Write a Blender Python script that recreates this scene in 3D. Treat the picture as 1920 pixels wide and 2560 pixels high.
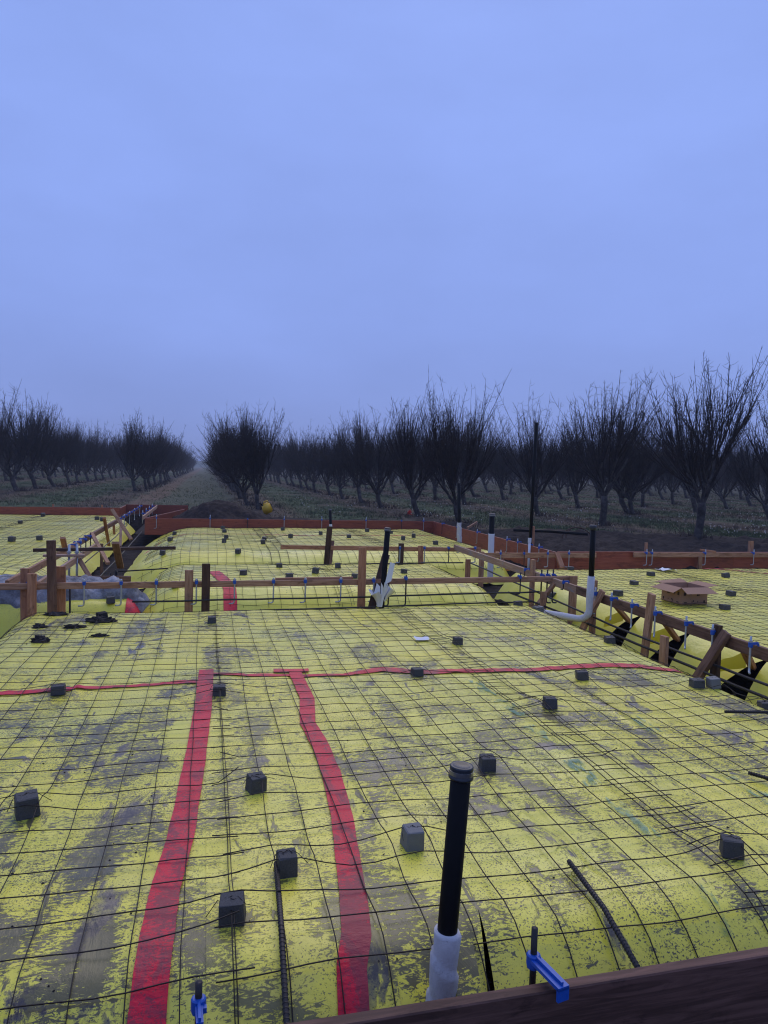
import bpy, bmesh, math, random
import numpy as np
from mathutils import Vector, Matrix, noise

for o in list(bpy.data.objects):
    bpy.data.objects.remove(o)
S = bpy.context.scene
COL = S.collection
R = math.radians
random.seed(7)

# ------------------------------------------------------------------ camera
cam_d = bpy.data.cameras.new('camera')
cam = bpy.data.objects.new('camera', cam_d)
COL.objects.link(cam)
PITCH, YAW, ROLL, EYE = R(3.3232), R(14.0874), R(1.7080), 1.5
fw = Vector((math.sin(YAW)*math.cos(PITCH), math.cos(YAW)*math.cos(PITCH), -math.sin(PITCH)))
rt = Vector((math.cos(YAW), -math.sin(YAW), 0))
up = rt.cross(fw)
r2 = rt*math.cos(ROLL) + up*math.sin(ROLL)
u2 = -rt*math.sin(ROLL) + up*math.cos(ROLL)
m = Matrix((r2, u2, -fw)).transposed().to_4x4()
m.translation = (0, 0, EYE)
cam.matrix_world = m
cam_d.sensor_fit = 'VERTICAL'
cam_d.sensor_height = 34.6
cam_d.lens = 34.6*1776/2560
cam_d.clip_start = 0.05
cam_d.clip_end = 3000
S.camera = cam

# ------------------------------------------------------------------ sky: blue overcast dusk
SUN_EL, SUN_ROT = R(46), R(20)
W = bpy.data.worlds.new('World'); S.world = W; W.use_nodes = True
nt = W.node_tree; nt.nodes.clear()
out = nt.nodes.new('ShaderNodeOutputWorld'); bg = nt.nodes.new('ShaderNodeBackground')
sky = nt.nodes.new('ShaderNodeTexSky'); sky.sky_type = 'NISHITA'; sky.sun_disc = False
sky.sun_elevation = SUN_EL; sky.sun_rotation = SUN_ROT
tc = nt.nodes.new('ShaderNodeTexCoord'); sep = nt.nodes.new('ShaderNodeSeparateXYZ')
nt.links.new(tc.outputs['Generated'], sep.inputs[0])
ramp = nt.nodes.new('ShaderNodeValToRGB')
nz = nt.nodes.new('ShaderNodeTexNoise'); nz.inputs['Scale'].default_value = 1.6; nz.inputs['Detail'].default_value = 3
mp = nt.nodes.new('ShaderNodeMapping'); mp.inputs['Scale'].default_value = (1, 1, 2.2)
nt.links.new(tc.outputs['Generated'], mp.inputs[0]); nt.links.new(mp.outputs[0], nz.inputs['Vector'])
ad = nt.nodes.new('ShaderNodeMath'); ad.operation = 'MULTIPLY_ADD'; ad.inputs[1].default_value = 0.10
sb = nt.nodes.new('ShaderNodeMath'); sb.operation = 'SUBTRACT'; sb.inputs[1].default_value = 0.5
nt.links.new(nz.outputs['Fac'], sb.inputs[0]); nt.links.new(sb.outputs[0], ad.inputs[0]); nt.links.new(sep.outputs['Z'], ad.inputs[2])
nt.links.new(ad.outputs[0], ramp.inputs[0])
cr = ramp.color_ramp
cr.elements[0].position = 0.0; cr.elements[0].color = (0.205, 0.280, 0.620, 1)
cr.elements[1].position = 1.0; cr.elements[1].color = (0.292, 0.425, 0.950, 1)
for p_, c_ in ((0.06, (0.232, 0.322, 0.715, 1)), (0.20, (0.262, 0.375, 0.840, 1)), (0.45, (0.285, 0.412, 0.920, 1))):
    e = cr.elements.new(p_); e.color = c_
sc_ = nt.nodes.new('ShaderNodeMixRGB'); sc_.blend_type = 'MULTIPLY'; sc_.inputs[0].default_value = 1; sc_.inputs[2].default_value = (0.08, 0.08, 0.08, 1)
nt.links.new(sky.outputs[0], sc_.inputs[1])
mx = nt.nodes.new('ShaderNodeMixRGB'); mx.inputs[0].default_value = 0.97     # cloud cover over the clear sky
n2 = nt.nodes.new('ShaderNodeTexNoise'); n2.inputs['Scale'].default_value = 3.2; n2.inputs['Detail'].default_value = 5; n2.inputs['Roughness'].default_value = .55
mp2 = nt.nodes.new('ShaderNodeMapping'); mp2.inputs['Scale'].default_value = (1, 1, 2.6); nt.links.new(tc.outputs['Generated'], mp2.inputs[0]); nt.links.new(mp2.outputs[0], n2.inputs['Vector'])
mr = nt.nodes.new('ShaderNodeMapRange'); mr.inputs['From Min'].default_value = .3; mr.inputs['From Max'].default_value = .7; mr.inputs['To Min'].default_value = .95; mr.inputs['To Max'].default_value = 1.05
nt.links.new(n2.outputs['Fac'], mr.inputs['Value'])
cl = nt.nodes.new('ShaderNodeMixRGB'); cl.blend_type = 'MULTIPLY'; cl.inputs[0].default_value = 1
nt.links.new(ramp.outputs[0], cl.inputs[1]); nt.links.new(mr.outputs[0], cl.inputs[2])
nt.links.new(sc_.outputs[0], mx.inputs[1]); nt.links.new(cl.outputs[0], mx.inputs[2])
nt.links.new(mx.outputs[0], bg.inputs[0]); bg.inputs[1].default_value = 1.0
nt.links.new(bg.outputs[0], out.inputs[0])
sun_d = bpy.data.lights.new('sun', 'SUN'); sun_d.energy = 1.25; sun_d.angle = R(50); sun_d.color = (1.0, 0.86, 0.66)
sun = bpy.data.objects.new('sun', sun_d); COL.objects.link(sun)
d = Vector((math.sin(SUN_ROT)*math.cos(SUN_EL), math.cos(SUN_ROT)*math.cos(SUN_EL), math.sin(SUN_EL)))
sun.rotation_euler = d.to_track_quat('Z', 'Y').to_euler()
S.view_settings.view_transform = 'Standard'; S.view_settings.look = 'None'
S.view_settings.exposure = 0.0; S.view_settings.gamma = 1.0; S.view_settings.use_curve_mapping = False
S.render.engine = 'CYCLES'
S.cycles.use_denoising = True
S.cycles.filter_width = 1.15
S.cycles.max_bounces = 6; S.cycles.diffuse_bounces = 3; S.cycles.glossy_bounces = 3; S.cycles.volume_bounces = 0
S.cycles.transparent_max_bounces = 6
S.cycles.caustics_reflective = False; S.cycles.caustics_refractive = False

# ------------------------------------------------------------------ helpers
def tag(o, label=None, cat=None, group=None, kind=None):
    for k, v in (('label', label), ('category', cat), ('group', group), ('kind', kind)):
        if v: o[k] = v
    return o

def mesh(name, v, f, mat=None, smooth=False):
    me = bpy.data.meshes.new(name)
    me.from_pydata([tuple(p) for p in v], [], [tuple(q) for q in f])
    if mat: me.materials.append(mat)
    if smooth: me.polygons.foreach_set('use_smooth', [True]*len(me.polygons))
    me.update()
    return me

def link(name, me, parent=None, loc=None):
    o = bpy.data.objects.new(name, me); COL.objects.link(o)
    if parent: o.parent = parent
    if loc is not None: o.location = loc
    return o

def empty(name, loc=(0, 0, 0), rz=0):
    o = bpy.data.objects.new(name, None); COL.objects.link(o)
    o.location = loc; o.rotation_euler = (0, 0, rz); o.empty_display_size = 0.1
    return o

class MB:
    def __init__(s): s.v = []; s.f = []
    def add(s, v, f):
        b = len(s.v); s.v += [tuple(p) for p in v]; s.f += [tuple(b+i for i in q) for q in f]; return s
    def box(s, c, sz, M=None):
        x, y, z = (k/2 for k in sz)
        v = [Vector((a, b_, c_)) for a in (-x, x) for b_ in (-y, y) for c_ in (-z, z)]
        if M is not None: v = [M @ p for p in v]
        v = [p + Vector(c) for p in v]
        return s.add(v, [(0,1,3,2), (4,6,7,5), (0,4,5,1), (2,3,7,6), (0,2,6,4), (1,5,7,3)])
    def tube(s, pts, rad, n=6, cap=True):
        pts = [Vector(p) for p in pts]
        if not hasattr(rad, '__len__'): rad = [rad]*len(pts)
        t0 = (pts[1]-pts[0]).normalized()
        a = t0.orthogonal().normalized(); v = []; f = []
        for i, p in enumerate(pts):
            t = (pts[min(i+1, len(pts)-1)]-pts[max(i-1, 0)]).normalized()
            a = (a - t*a.dot(t)).normalized(); b = t.cross(a)
            for k in range(n):
                w = 2*math.pi*k/n
                v.append(p + (a*math.cos(w)+b*math.sin(w))*rad[i])
        for i in range(len(pts)-1):
            for k in range(n):
                q = (k+1) % n
                f.append((i*n+k, i*n+q, (i+1)*n+q, (i+1)*n+k))
        if cap:
            f.append(tuple(reversed(range(n)))); f.append(tuple(range((len(pts)-1)*n, len(pts)*n)))
        return s.add(v, f)
    def lathe(s, prof, n=24, M=None):
        v = []; f = []
        for r_, z_ in prof:
            for k in range(n):
                w = 2*math.pi*k/n; p = Vector((r_*math.cos(w), r_*math.sin(w), z_))
                v.append(M @ p if M is not None else p)
        for i in range(len(prof)-1):
            for k in range(n):
                q = (k+1) % n; f.append((i*n+k, i*n+q, (i+1)*n+q, (i+1)*n+k))
        f.append(tuple(reversed(range(n)))); f.append(tuple(range((len(prof)-1)*n, len(prof)*n)))
        return s.add(v, f)
    def build(s, name, mat, parent=None, smooth=False, loc=None):
        return link(name, mesh(name, s.v, s.f, mat, smooth), parent, loc)

def nz3(x, y, z=0.0): return noise.noise(Vector((x, y, z)))
def fbm(x, y, z=0.0, o=4): return noise.fractal(Vector((x, y, z)), 1.0, 2.0, o)

# ------------------------------------------------------------------ materials
class NT:
    def __init__(s, name):
        s.m = bpy.data.materials.new(name); s.m.use_nodes = True
        s.t = s.m.node_tree; s.b = s.t.nodes['Principled BSDF']; s.tc = None
    def L(s, a, b): s.t.links.new(a, b)
    def node(s, ty, **kw):
        n = s.t.nodes.new(ty)
        for k, v in kw.items(): setattr(n, k, v)
        return n
    def inp(s, sock, v):
        if hasattr(v, 'is_linked') or hasattr(v, 'links'): s.L(v, sock)
        else: sock.default_value = v
    def co(s, scale=(1, 1, 1), rot=(0, 0, 0), kind='Object', rnd=False):
        t = s.node('ShaderNodeTexCoord'); mp = s.node('ShaderNodeMapping')
        mp.inputs['Scale'].default_value = scale; mp.inputs['Rotation'].default_value = rot
        s.L(t.outputs[kind], mp.inputs[0])
        if rnd:
            oi = s.node('ShaderNodeObjectInfo'); mu = s.math('MULTIPLY', oi.outputs['Random'], 37.0)
            cb = s.node('ShaderNodeCombineXYZ'); s.L(mu, cb.inputs[0]); s.L(mu, cb.inputs[1]); s.L(cb.outputs[0], mp.inputs['Location'])
        return mp.outputs[0]
    def noise(s, co, scale, detail=4, rough=.55, dist=0.0):
        n = s.node('ShaderNodeTexNoise'); s.L(co, n.inputs['Vector'])
        for k, v in (('Scale', scale), ('Detail', detail), ('Roughness', rough), ('Distortion', dist)): n.inputs[k].default_value = v
        return n.outputs['Fac']
    def vor(s, co, scale, feature='F1'):
        n = s.node('ShaderNodeTexVoronoi', feature=feature); s.L(co, n.inputs['Vector']); n.inputs['Scale'].default_value = scale
        return n.outputs['Distance']
    def math(s, op, a, b=0.0, c=0.0, clamp=False):
        n = s.node('ShaderNodeMath', operation=op, use_clamp=clamp)
        for i, v in enumerate((a, b, c)): s.inp(n.inputs[i], v)
        return n.outputs[0]
    def rng(s, v, a, b, c=0.0, d=1.0):
        n = s.node('ShaderNodeMapRange', interpolation_type='SMOOTHSTEP')
        for k, x in zip(('Value', 'From Min', 'From Max', 'To Min', 'To Max'), (v, a, b, c, d)): s.inp(n.inputs[k], x)
        return n.outputs[0]
    def mix(s, f, a, b, blend='MIX'):
        n = s.node('ShaderNodeMixRGB', blend_type=blend)
        for i, v in enumerate((f, a, b)):
            if isinstance(v, tuple) and len(v) == 3: v = (*v, 1)
            s.inp(n.inputs[i], v)
        return n.outputs[0]
    def attr(s, name): n = s.node('ShaderNodeAttribute', attribute_name=name); return n.outputs['Fac']
    def bump(s, h, strength=.3, dist=.01, prev=None):
        n = s.node('ShaderNodeBump'); n.inputs['Strength'].default_value = strength; n.inputs['Distance'].default_value = dist
        s.L(h, n.inputs['Height'])
        if prev is not None: s.L(prev, n.inputs['Normal'])
        return n.outputs[0]
    def done(s, col=None, rough=None, normal=None, spec=None, metal=None):
        for k, v in (('Base Color', col), ('Roughness', rough), ('Normal', normal), ('Specular IOR Level', spec), ('Metallic', metal)):
            if v is None: continue
            if isinstance(v, tuple) and len(v) == 3: v = (*v, 1)
            s.inp(s.b.inputs[k], v)
        return s.m

def simple(name, col, rough=.6, spec=.4, metal=0.0, var=.25, scale=9.0, dirt=None, dirt_lo=.58, bumps=.15, bscale=60, rnd=True):
    t = NT(name); co = t.co(rnd=rnd)
    n = t.noise(co, scale, 5, .6)
    c = t.mix(n, tuple(k*(1-var) for k in col), tuple(min(1, k*(1+var)) for k in col))
    if dirt:
        dm = t.rng(t.noise(co, scale*1.7, 6, .7, .4), dirt_lo, dirt_lo+.1)
        c = t.mix(dm, c, dirt)
    nb = t.bump(t.noise(co, bscale, 4, .6), bumps, .004)
    return t.done(c, rough, nb, spec, metal)

def mud_layers(t, co, amount=1.0):
    """wet mud on a sheet: puddled films, streaks, speckle; returns (film, mud)"""
    att = t.attr('mud')
    cs = t.co((1.0, .62, 1)); cr_ = t.co((1.5, .42, 1), (0, 0, R(-28))); cr2 = t.co((.5, 1.4, 1), (0, 0, R(12)))
    mid = t.noise(co, 2.1, 4, .6)
    a1 = t.math('MULTIPLY_ADD', att, .24, t.noise(cs, 2.6, 10, .68, .9))
    blot = t.rng(a1, .588, .625)
    a2 = t.math('MULTIPLY_ADD', att, .22, t.noise(cr_, 7.5, 9, .70, .9))
    strk = t.rng(a2, .602, .645)
    mid2 = t.noise(cs, 2.3, 4, .58, .9)
    a3 = t.math('MULTIPLY_ADD', mid2, .95, t.noise(cr2, 58, 7, .72, .8))
    a3 = t.math('MULTIPLY_ADD', att, .45, a3)
    spk = t.rng(a3, 1.03, 1.065)
    a4 = t.math('MULTIPLY_ADD', att, .12, t.math('MULTIPLY_ADD', mid, .30, t.noise(co, 130, 3, .6)))
    dots = t.rng(a4, .745, .775)
    film = t.rng(t.math('MULTIPLY_ADD', att, .2, t.noise(cr2, 3.3, 6, .65, .7)), .50, .66)
    dark = t.math('MULTIPLY', t.math('MAXIMUM', strk, t.math('MAXIMUM', spk, dots)), amount)
    blot = t.math('MULTIPLY', blot, amount)
    return film, blot, dark

def plastic(name, ca, cb, amount=1.0, print_green=False):
    t = NT(name); co = t.co()
    base = t.mix(t.rng(t.noise(co, .9, 3), .35, .65), ca, cb)
    film, blot, dark = mud_layers(t, co, amount)
    mud = t.math('MAXIMUM', blot, dark)
    wet = t.noise(co, 1.7, 3)
    c = t.mix(t.math('MULTIPLY', film, .22), base, (0.30, 0.26, 0.12))
    c = t.mix(t.math('MULTIPLY', blot, t.rng(t.noise(co, 11, 6, .7), .3, .60, .45, .95)), c, t.mix(t.noise(co, 7, 6, .7), (0.040, 0.030, 0.038), (0.100, 0.078, 0.090)))
    mudc = t.mix(t.noise(co, 18, 5), (0.020, 0.016, 0.018), (0.055, 0.043, 0.046))
    c = t.mix(t.math('MULTIPLY', dark, .88), c, mudc)
    rough = t.math('MULTIPLY_ADD', mud, -.06, t.rng(wet, .35, .65, .30, .46))
    wr = t.noise(t.co((1, .5, 1), (0, 0, R(25))), 9, 5, .6, 1.2)
    fine = t.noise(co, 160, 3, .6)
    nb = t.bump(wr, .26, .02); nb = t.bump(fine, .10, .003, nb); nb = t.bump(mud, .35, .004, nb)
    m = t.done(c, rough, nb, .5)
    return m

M = {}
M['film'] = plastic('yellow_vapor_barrier', (0.78, 0.675, 0.045), (0.71, 0.655, 0.075))
M['film2'] = plastic('fresh_yellow_film', (0.82, 0.70, 0.05), (0.78, 0.69, 0.08), .9)
M['flap'] = simple('bright_yellow_flap', (0.90, 0.68, 0.01), .45, .5, var=.1, scale=3)
t = NT('red_seam_tape'); co = t.co(); film, blot, dark = mud_layers(t, co); mud = t.math('MAXIMUM', t.math('MULTIPLY', blot, .55), t.math('MULTIPLY', dark, .6))
c = t.mix(t.noise(co, 14, 4), (0.60, 0.006, 0.026), (0.74, 0.012, 0.042))
c = t.mix(t.rng(t.noise(t.co((1, .5, 1)), 9, 8, .7, .6), .50, .64, 0, .6), c, (0.15, 0.04, 0.055))
c = t.mix(mud, c, (0.06, 0.045, 0.05))
M['tape'] = t.done(c, .48, t.bump(t.noise(t.co((1, 2.2, 1)), 26, 5), .6, .008), .3)
t = NT('faded_green_print'); co = t.co()
wv = t.rng(t.noise(t.co((30, 9, 1), (0, 0, R(8))), 1.0, 2, .5, .3), .44, .54)
pm = t.math('MULTIPLY', wv, t.rng(t.noise(co, 6, 5, .7), .40, .56))
M['print'] = t.done(t.mix(pm, (0.12, 0.33, 0.17), (0.10, 0.29, 0.17)), .4, None, .5)
t.L(t.math('MULTIPLY', pm, .62), t.b.inputs['Alpha'])
M['wire'] = simple('rusty_wire', (0.030, 0.021, 0.016), .6, .35, .3, .4, 30)
M['rebar'] = simple('dark_rebar', (0.035, 0.030, 0.029), .5, .4, .4, .4, 30, (0.08, 0.045, 0.03), .6)
M['block'] = simple('wet_concrete_block', (0.080, 0.077, 0.074), .6, .3, 0, .55, 14, (0.035, 0.03, 0.03), .56, .8, 90)
M['block_pale'] = simple('grey_concrete_block', (0.17, 0.17, 0.165), .6, .4, 0, .3, 40, (0.05, 0.048, 0.05), .6, .5, 120)
M['abs'] = simple('black_abs_pipe', (0.005, 0.005, 0.005), .5, .14, 0, .2, 20, (0.04, 0.037, 0.035), .70, .05)
M['rubber'] = simple('black_rubber', (0.020, 0.022, 0.026), .38, .55, 0, .2, 20)
M['steel'] = simple('steel_clamp', (0.35, 0.34, 0.33), .35, .5, .9, .2, 20)
M['wrap'] = simple('white_foam_wrap', (0.56, 0.54, 0.53), .85, .15, 0, .22, 40, (0.27, 0.25, 0.24), .64, .6, 260)
M['pvc'] = simple('white_pvc', (0.72, 0.71, 0.70), .4, .4, 0, .06, 8, (0.4, 0.37, 0.34), .66)
M['galv'] = simple('galvanised_steel', (0.42, 0.44, 0.45), .45, .5, .7, .25, 30, (0.16, 0.13, 0.11), .62)
M['blue'] = simple('blue_plastic', (0.010, 0.085, 0.40), .45, .5, 0, .15, 30, (0.07, 0.06, 0.06), .66)
M['card'] = simple('cardboard', (0.38, 0.215, 0.13), .8, .2, 0, .10, 6, (0.22, 0.13, 0.08), .6)
M['ink'] = simple('box_print', (0.045, 0.028, 0.022), .8, .2)
M['jug'] = simple('yellow_jug', (0.72, 0.42, 0.015), .45, .5, 0, .15, 8, (0.28, 0.18, 0.06), .62)
M['paper'] = simple('white_paper', (0.75, 0.75, 0.74), .8, .2, 0, .05)
M['redbit'] = simple('red_marker', (0.65, 0.04, 0.02), .6)
M['tie'] = simple('yellow_tie_wire', (0.5, 0.42, 0.06), .5)

def wood(name, ca, cb, rough=.7, stain=None, spec=.2):
    t = NT(name); co = t.co((.9, 12, 12), rnd=True)
    g = t.noise(co, 3.2, 6, .65, .9)
    c = t.mix(t.rng(g, .35, .68), ca, cb)
    oi = t.node('ShaderNodeObjectInfo')
    c = t.mix(t.math('MULTIPLY', oi.outputs['Random'], .30), c, tuple(k*.35 for k in ca))
    kn = t.rng(t.vor(t.co((1.5, 6, 6), rnd=True), 1.6), .0, .16, 1, 0)
    c = t.mix(t.math('MULTIPLY', kn, .6), c, tuple(k*.3 for k in ca))
    w = t.rng(t.noise(t.co((2, 5, 5), rnd=True), 2.0, 6, .7, .6), .52, .68)
    c = t.mix(t.math('MULTIPLY', w, .7), c, stain or tuple(k*.35 for k in ca))
    return t.done(c, rough, t.bump(g, .35, .003), spec)
M['wood'] = wood('weathered_lumber', (0.33, 0.165, 0.085), (0.54, 0.305, 0.175))
M['wood_dark'] = wood('wet_dark_lumber', (0.055, 0.030, 0.020), (0.115, 0.062, 0.038), .65, None, .15)
M['wood_red'] = wood('reddish_lumber', (0.38, 0.165, 0.078), (0.54, 0.265, 0.140))
M['wood_purple'] = wood('wet_brown_lumber', (0.15, 0.075, 0.044), (0.27, 0.145, 0.088), .62, spec=.2)
M['wood_splat'] = wood('splattered_lumber', (0.36, 0.205, 0.125), (0.54, 0.345, 0.225), .7, (0.26, 0.25, 0.25))
M['plank'] = wood('wet_edge_plank', (0.085, 0.042, 0.030), (0.20, 0.100, 0.072), .6, None, .2)
M['red_board'] = wood('red_oiled_form_board', (0.25, 0.055, 0.028), (0.36, 0.092, 0.045), .5, (0.14, 0.032, 0.02), .35)

def soilmat(name, ca, cb, rough=.9):
    t = NT(name); co = t.co()
    c = t.mix(t.rng(t.noise(co, 5, 8, .7), .35, .65), ca, cb)
    nb = t.bump(t.noise(co, 11, 8, .75), .9, .06); nb = t.bump(t.noise(co, 60, 4, .7), .5, .015, nb)
    return t.done(c, rough, nb, .25)
M['soil'] = soilmat('dark_moist_soil', (0.016, 0.013, 0.012), (0.046, 0.036, 0.031))
M['mound'] = soilmat('dug_soil', (0.018, 0.012, 0.010), (0.044, 0.030, 0.025))
M['mud'] = soilmat('black_mud', (0.026, 0.021, 0.020), (0.075, 0.060, 0.054), .75)
M['concrete'] = soilmat('wet_grey_concrete', (0.16, 0.16, 0.17), (0.44, 0.44, 0.46), .5)

# orchard floor: green sward between the rows, dead leaf strips under the trees, bare soil by attribute
ROW0, ROWS = 1.85, 5.45
t = NT('orchard_floor'); co = t.co()
sx = t.node('ShaderNodeSeparateXYZ'); t.L(co, sx.inputs[0])
wob = t.math('MULTIPLY_ADD', t.noise(t.co((1, .3, 1)), .6, 3), 1.4, -.7)
xx = t.math('ADD', sx.outputs['X'], wob)
fr = t.math('FRACT', t.math('MULTIPLY_ADD', xx, 1/ROWS, 100.5-ROW0/ROWS))
dist = t.math('MULTIPLY', t.math('ABSOLUTE', t.math('SUBTRACT', fr, .5)), ROWS)
strip = t.rng(dist, .8, 2.0, 1, 0); core = t.math('MULTIPLY', t.rng(dist, .25, .60, 1, 0), t.rng(t.noise(t.co((1, .5, 1)), 1.1, 4), .42, .55))
patch = t.noise(co, .45, 5, .65)
green = t.mix(t.rng(t.noise(co, 3, 7, .7), .35, .65), (0.032, 0.052, 0.024), (0.076, 0.100, 0.046))
brown = t.mix(t.rng(t.noise(co, 4, 7, .7), .35, .65), (0.062, 0.044, 0.031), (0.145, 0.100, 0.070))
c = t.mix(t.math('MAXIMUM', t.math('MULTIPLY', strip, .8), t.rng(patch, .50, .64, 0, .7)), green, brown)
c = t.mix(t.math('MULTIPLY', core, .8), c, (0.038, 0.027, 0.024))
lane = t.rng(t.math('ABSOLUTE', t.math('SUBTRACT', xx, -1.0)), 1.9, 2.6, 1, 0)
mown = t.mix(t.rng(t.noise(co, 2.2, 7, .7), .35, .65), (0.062, 0.070, 0.040), (0.118, 0.118, 0.072))
track = t.rng(t.math('ABSOLUTE', t.math('SUBTRACT', xx, -2.55)), .35, .75, 1, 0)
mown = t.mix(t.math('MULTIPLY', track, .75), mown, (0.145, 0.092, 0.062))
c = t.mix(lane, c, mown)
soil = t.mix(t.rng(t.noise(co, 6, 7, .7), .35, .65), (0.013, 0.010, 0.010), (0.038, 0.029, 0.026))
c = t.mix(t.rng(t.math('ADD', t.attr('soil'), t.math('MULTIPLY_ADD', t.noise(co, 1.6, 6, .7), .9, -.45)), .42, .58), c, soil)
nb = t.bump(t.noise(co, 13, 8, .75), .7, .05)
M['ground'] = t.done(c, .95, nb, .15)
def leafmat(name, ca, cb, sc=2.0):
    t = NT(name); co = t.co()
    return t.done(t.mix(t.rng(t.noise(co, sc, 6, .8), .35, .65), ca, cb), .9, None, .15)
M['grass'] = leafmat('orchard_grass', (0.042, 0.062, 0.028), (0.096, 0.114, 0.055))
M['weeds'] = leafmat('dead_weeds', (0.062, 0.045, 0.032), (0.142, 0.104, 0.072))
M['brush'] = leafmat('dark_brush', (0.030, 0.022, 0.019), (0.085, 0.062, 0.050))
M['flower'] = simple('dry_white_seedheads', (0.55, 0.54, 0.48), .9, .1)
t = NT('bare_bark'); co = t.co(rnd=True)
c = t.mix(t.rng(t.noise(co, 7, 6, .7), .35, .68), (0.034, 0.029, 0.026), (0.092, 0.081, 0.072))
M['bark'] = t.done(c, .9, t.bump(t.noise(t.co((30, 30, 8)), 1, 5, .7), .6, .02), .15)
t = NT('dark_shoots'); co = t.co(rnd=True)
c = t.mix(t.rng(t.noise(co, 5, 4, .7), .35, .68), (0.014, 0.010, 0.009), (0.036, 0.026, 0.023))
M['twig'] = t.done(c, .85, None, .2)

# ------------------------------------------------------------------ the lie of the land
GZ = -0.10
# name: x0, x1, y0, y1, top, drop, shoulder widths (x0, x1, y0, y1)
PADS = {
    'near': (-1.98, 3.91, 1.72, 7.80, 0.0, .46, (.45, .34, .50, .35)),
    'middle': (-0.85, 3.98, 8.42, 11.30, 0.0, .36, (.55, .55, .75, .35)),
    'bench': (-4.2, -0.70, 8.42, 9.70, -.10, .30, (.2, .2, .30, .3)),
    'far': (-1.32, 5.62, 11.95, 17.80, 0.0, .42, (1.1, .30, .95, .15)),
    'left': (-9.5, -1.95, 9.85, 21.6, 0.0, .42, (.4, .70, .70, .3)),
    'right': (4.46, 12.5, -1.5, 10.55, 0.0, .40, (.50, .4, .4, .25)),
}
def hpad(k, x, y):
    x0, x1, y0, y1, top, D, w = PADS[k]
    e = 0.0
    for d_, w_ in ((x-x0, w[0]), (x1-x, w[1]), (y-y0, w[2]), (y1-y, w[3])):
        q = 1-d_/w_
        if q > 0: e += q*q
    e = math.sqrt(e)
    return max(-.50, top - D*min(e, 1.6)**2.1)
def und(x, y):
    return .016*nz3(x*.75, y*.75, 3.1) + .008*nz3(x*1.9, y*1.9, 7.7)
def wrinkle(x, y):
    z = 0.0
    for cx, sl, y0_, y1_, h_ in ((-.95, .06, 2.6, 5.6, .014), (1.50, -.16, 2.0, 4.3, .016), (.98, .02, 1.9, 2.6, .012), (2.55, .05, 3.6, 6.8, .012), (-.3, -.04, 5.4, 7.6, .012)):
        if y0_ < y < y1_:
            q = (x-cx-sl*(y-y0_)-.02*nz3(y*1.5, cx, 2))/.022
            if abs(q) < 3: z += h_*math.exp(-q*q)*min(1, (y-y0_)*3, (y1_-y)*3)
    return z+.005*nz3(x*6+2*nz3(x, y, 5), y*3.2, 1.3) + .003*nz3(x*13, y*9, 4.4)
def drape(k, x, y):
    dp = PADS[k][4]-hpad(k, x, y)
    if dp < .012: return 0.0
    a = min(dp, .25)
    return a*(.16*nz3(x*4.2, y*4.2, 6.1)+.10*abs(nz3(x*8.5+nz3(y*3, x, 2), y*8.5, 2.2)))
def hs(k, x, y): return hpad(k, x, y) + und(x, y) + wrinkle(x, y) + drape(k, x, y)
def pad_at(x, y):
    for k, p in PADS.items():
        if k != 'bench' and p[0] <= x <= p[1] and p[2] <= y <= p[3]: return k
    return None
def surf(x, y):
    k = pad_at(x, y)
    return hs(k, x, y) if k else -.5

def inside_works(x, y):
    if y < 1.70: return False
    if x < -1.0 and -9.6 < x: return y < 21.9
    if x <= 5.86: return y < 17.86
    return y < 11.05 and x < 12.6
def soil_amount(x, y):
    # spoil round the works: right of the side wall, behind the far wall, before the left wall
    a = 0.0
    if x > 4.5: a = max(a, 1.25 - max(0, y-(17.6 - max(0, x-9)*.42))*.55 if y < 23 else 0)
    if -2.0 < x <= 7.5: a = max(a, 1.15 - abs(y-19.6)*.30 if y < 24 else 0)
    if x < -1.2: a = max(a, 1.0 - max(0, y-22.3)*.9)
    if y < 1.8: a = 1.0
    return max(0.0, min(1.0, a))
def gz(x, y):
    if inside_works(x, y):
        return -.52 + .05*fbm(x*2.3, y*2.3, 2.2, 4)
    s = soil_amount(x, y)
    z = GZ + .035*fbm(x*.5, y*.5, 9.0, 4)
    if s > 0 and y > 2: z += s*(.03 + .17*abs(fbm(x*1.3, y*1.3, 1.0, 5)) + .07*fbm(x*4, y*4, 6.0, 4))
    return z

def polyin(x, y, P):
    c_ = False; j = len(P)-1
    for i in range(len(P)):
        if (P[i][1] > y) != (P[j][1] > y) and x < (P[j][0]-P[i][0])*(y-P[i][1])/(P[j][1]-P[i][1])+P[i][0]: c_ = not c_
        j = i
    return c_

def grid_sheet(name, xs, ys, fz, mat, parent=None, keep=None, attr=None, smooth=True):
    nx, ny = len(xs), len(ys)
    v = [(x, y, fz(x, y)) for y in ys for x in xs]
    f = []
    for j in range(ny-1):
        for i in range(nx-1):
            if keep and not keep((xs[i]+xs[i+1])/2, (ys[j]+ys[j+1])/2): continue
            f.append((j*nx+i, j*nx+i+1, (j+1)*nx+i+1, (j+1)*nx+i))
    me = mesh(name, v, f, mat, smooth)
    if attr:
        an, fn = attr
        a = me.attributes.new(an, 'FLOAT', 'POINT')
        a.data.foreach_set('value', [fn(p[0], p[1]) for p in v])
    return link(name, me, parent)

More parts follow.
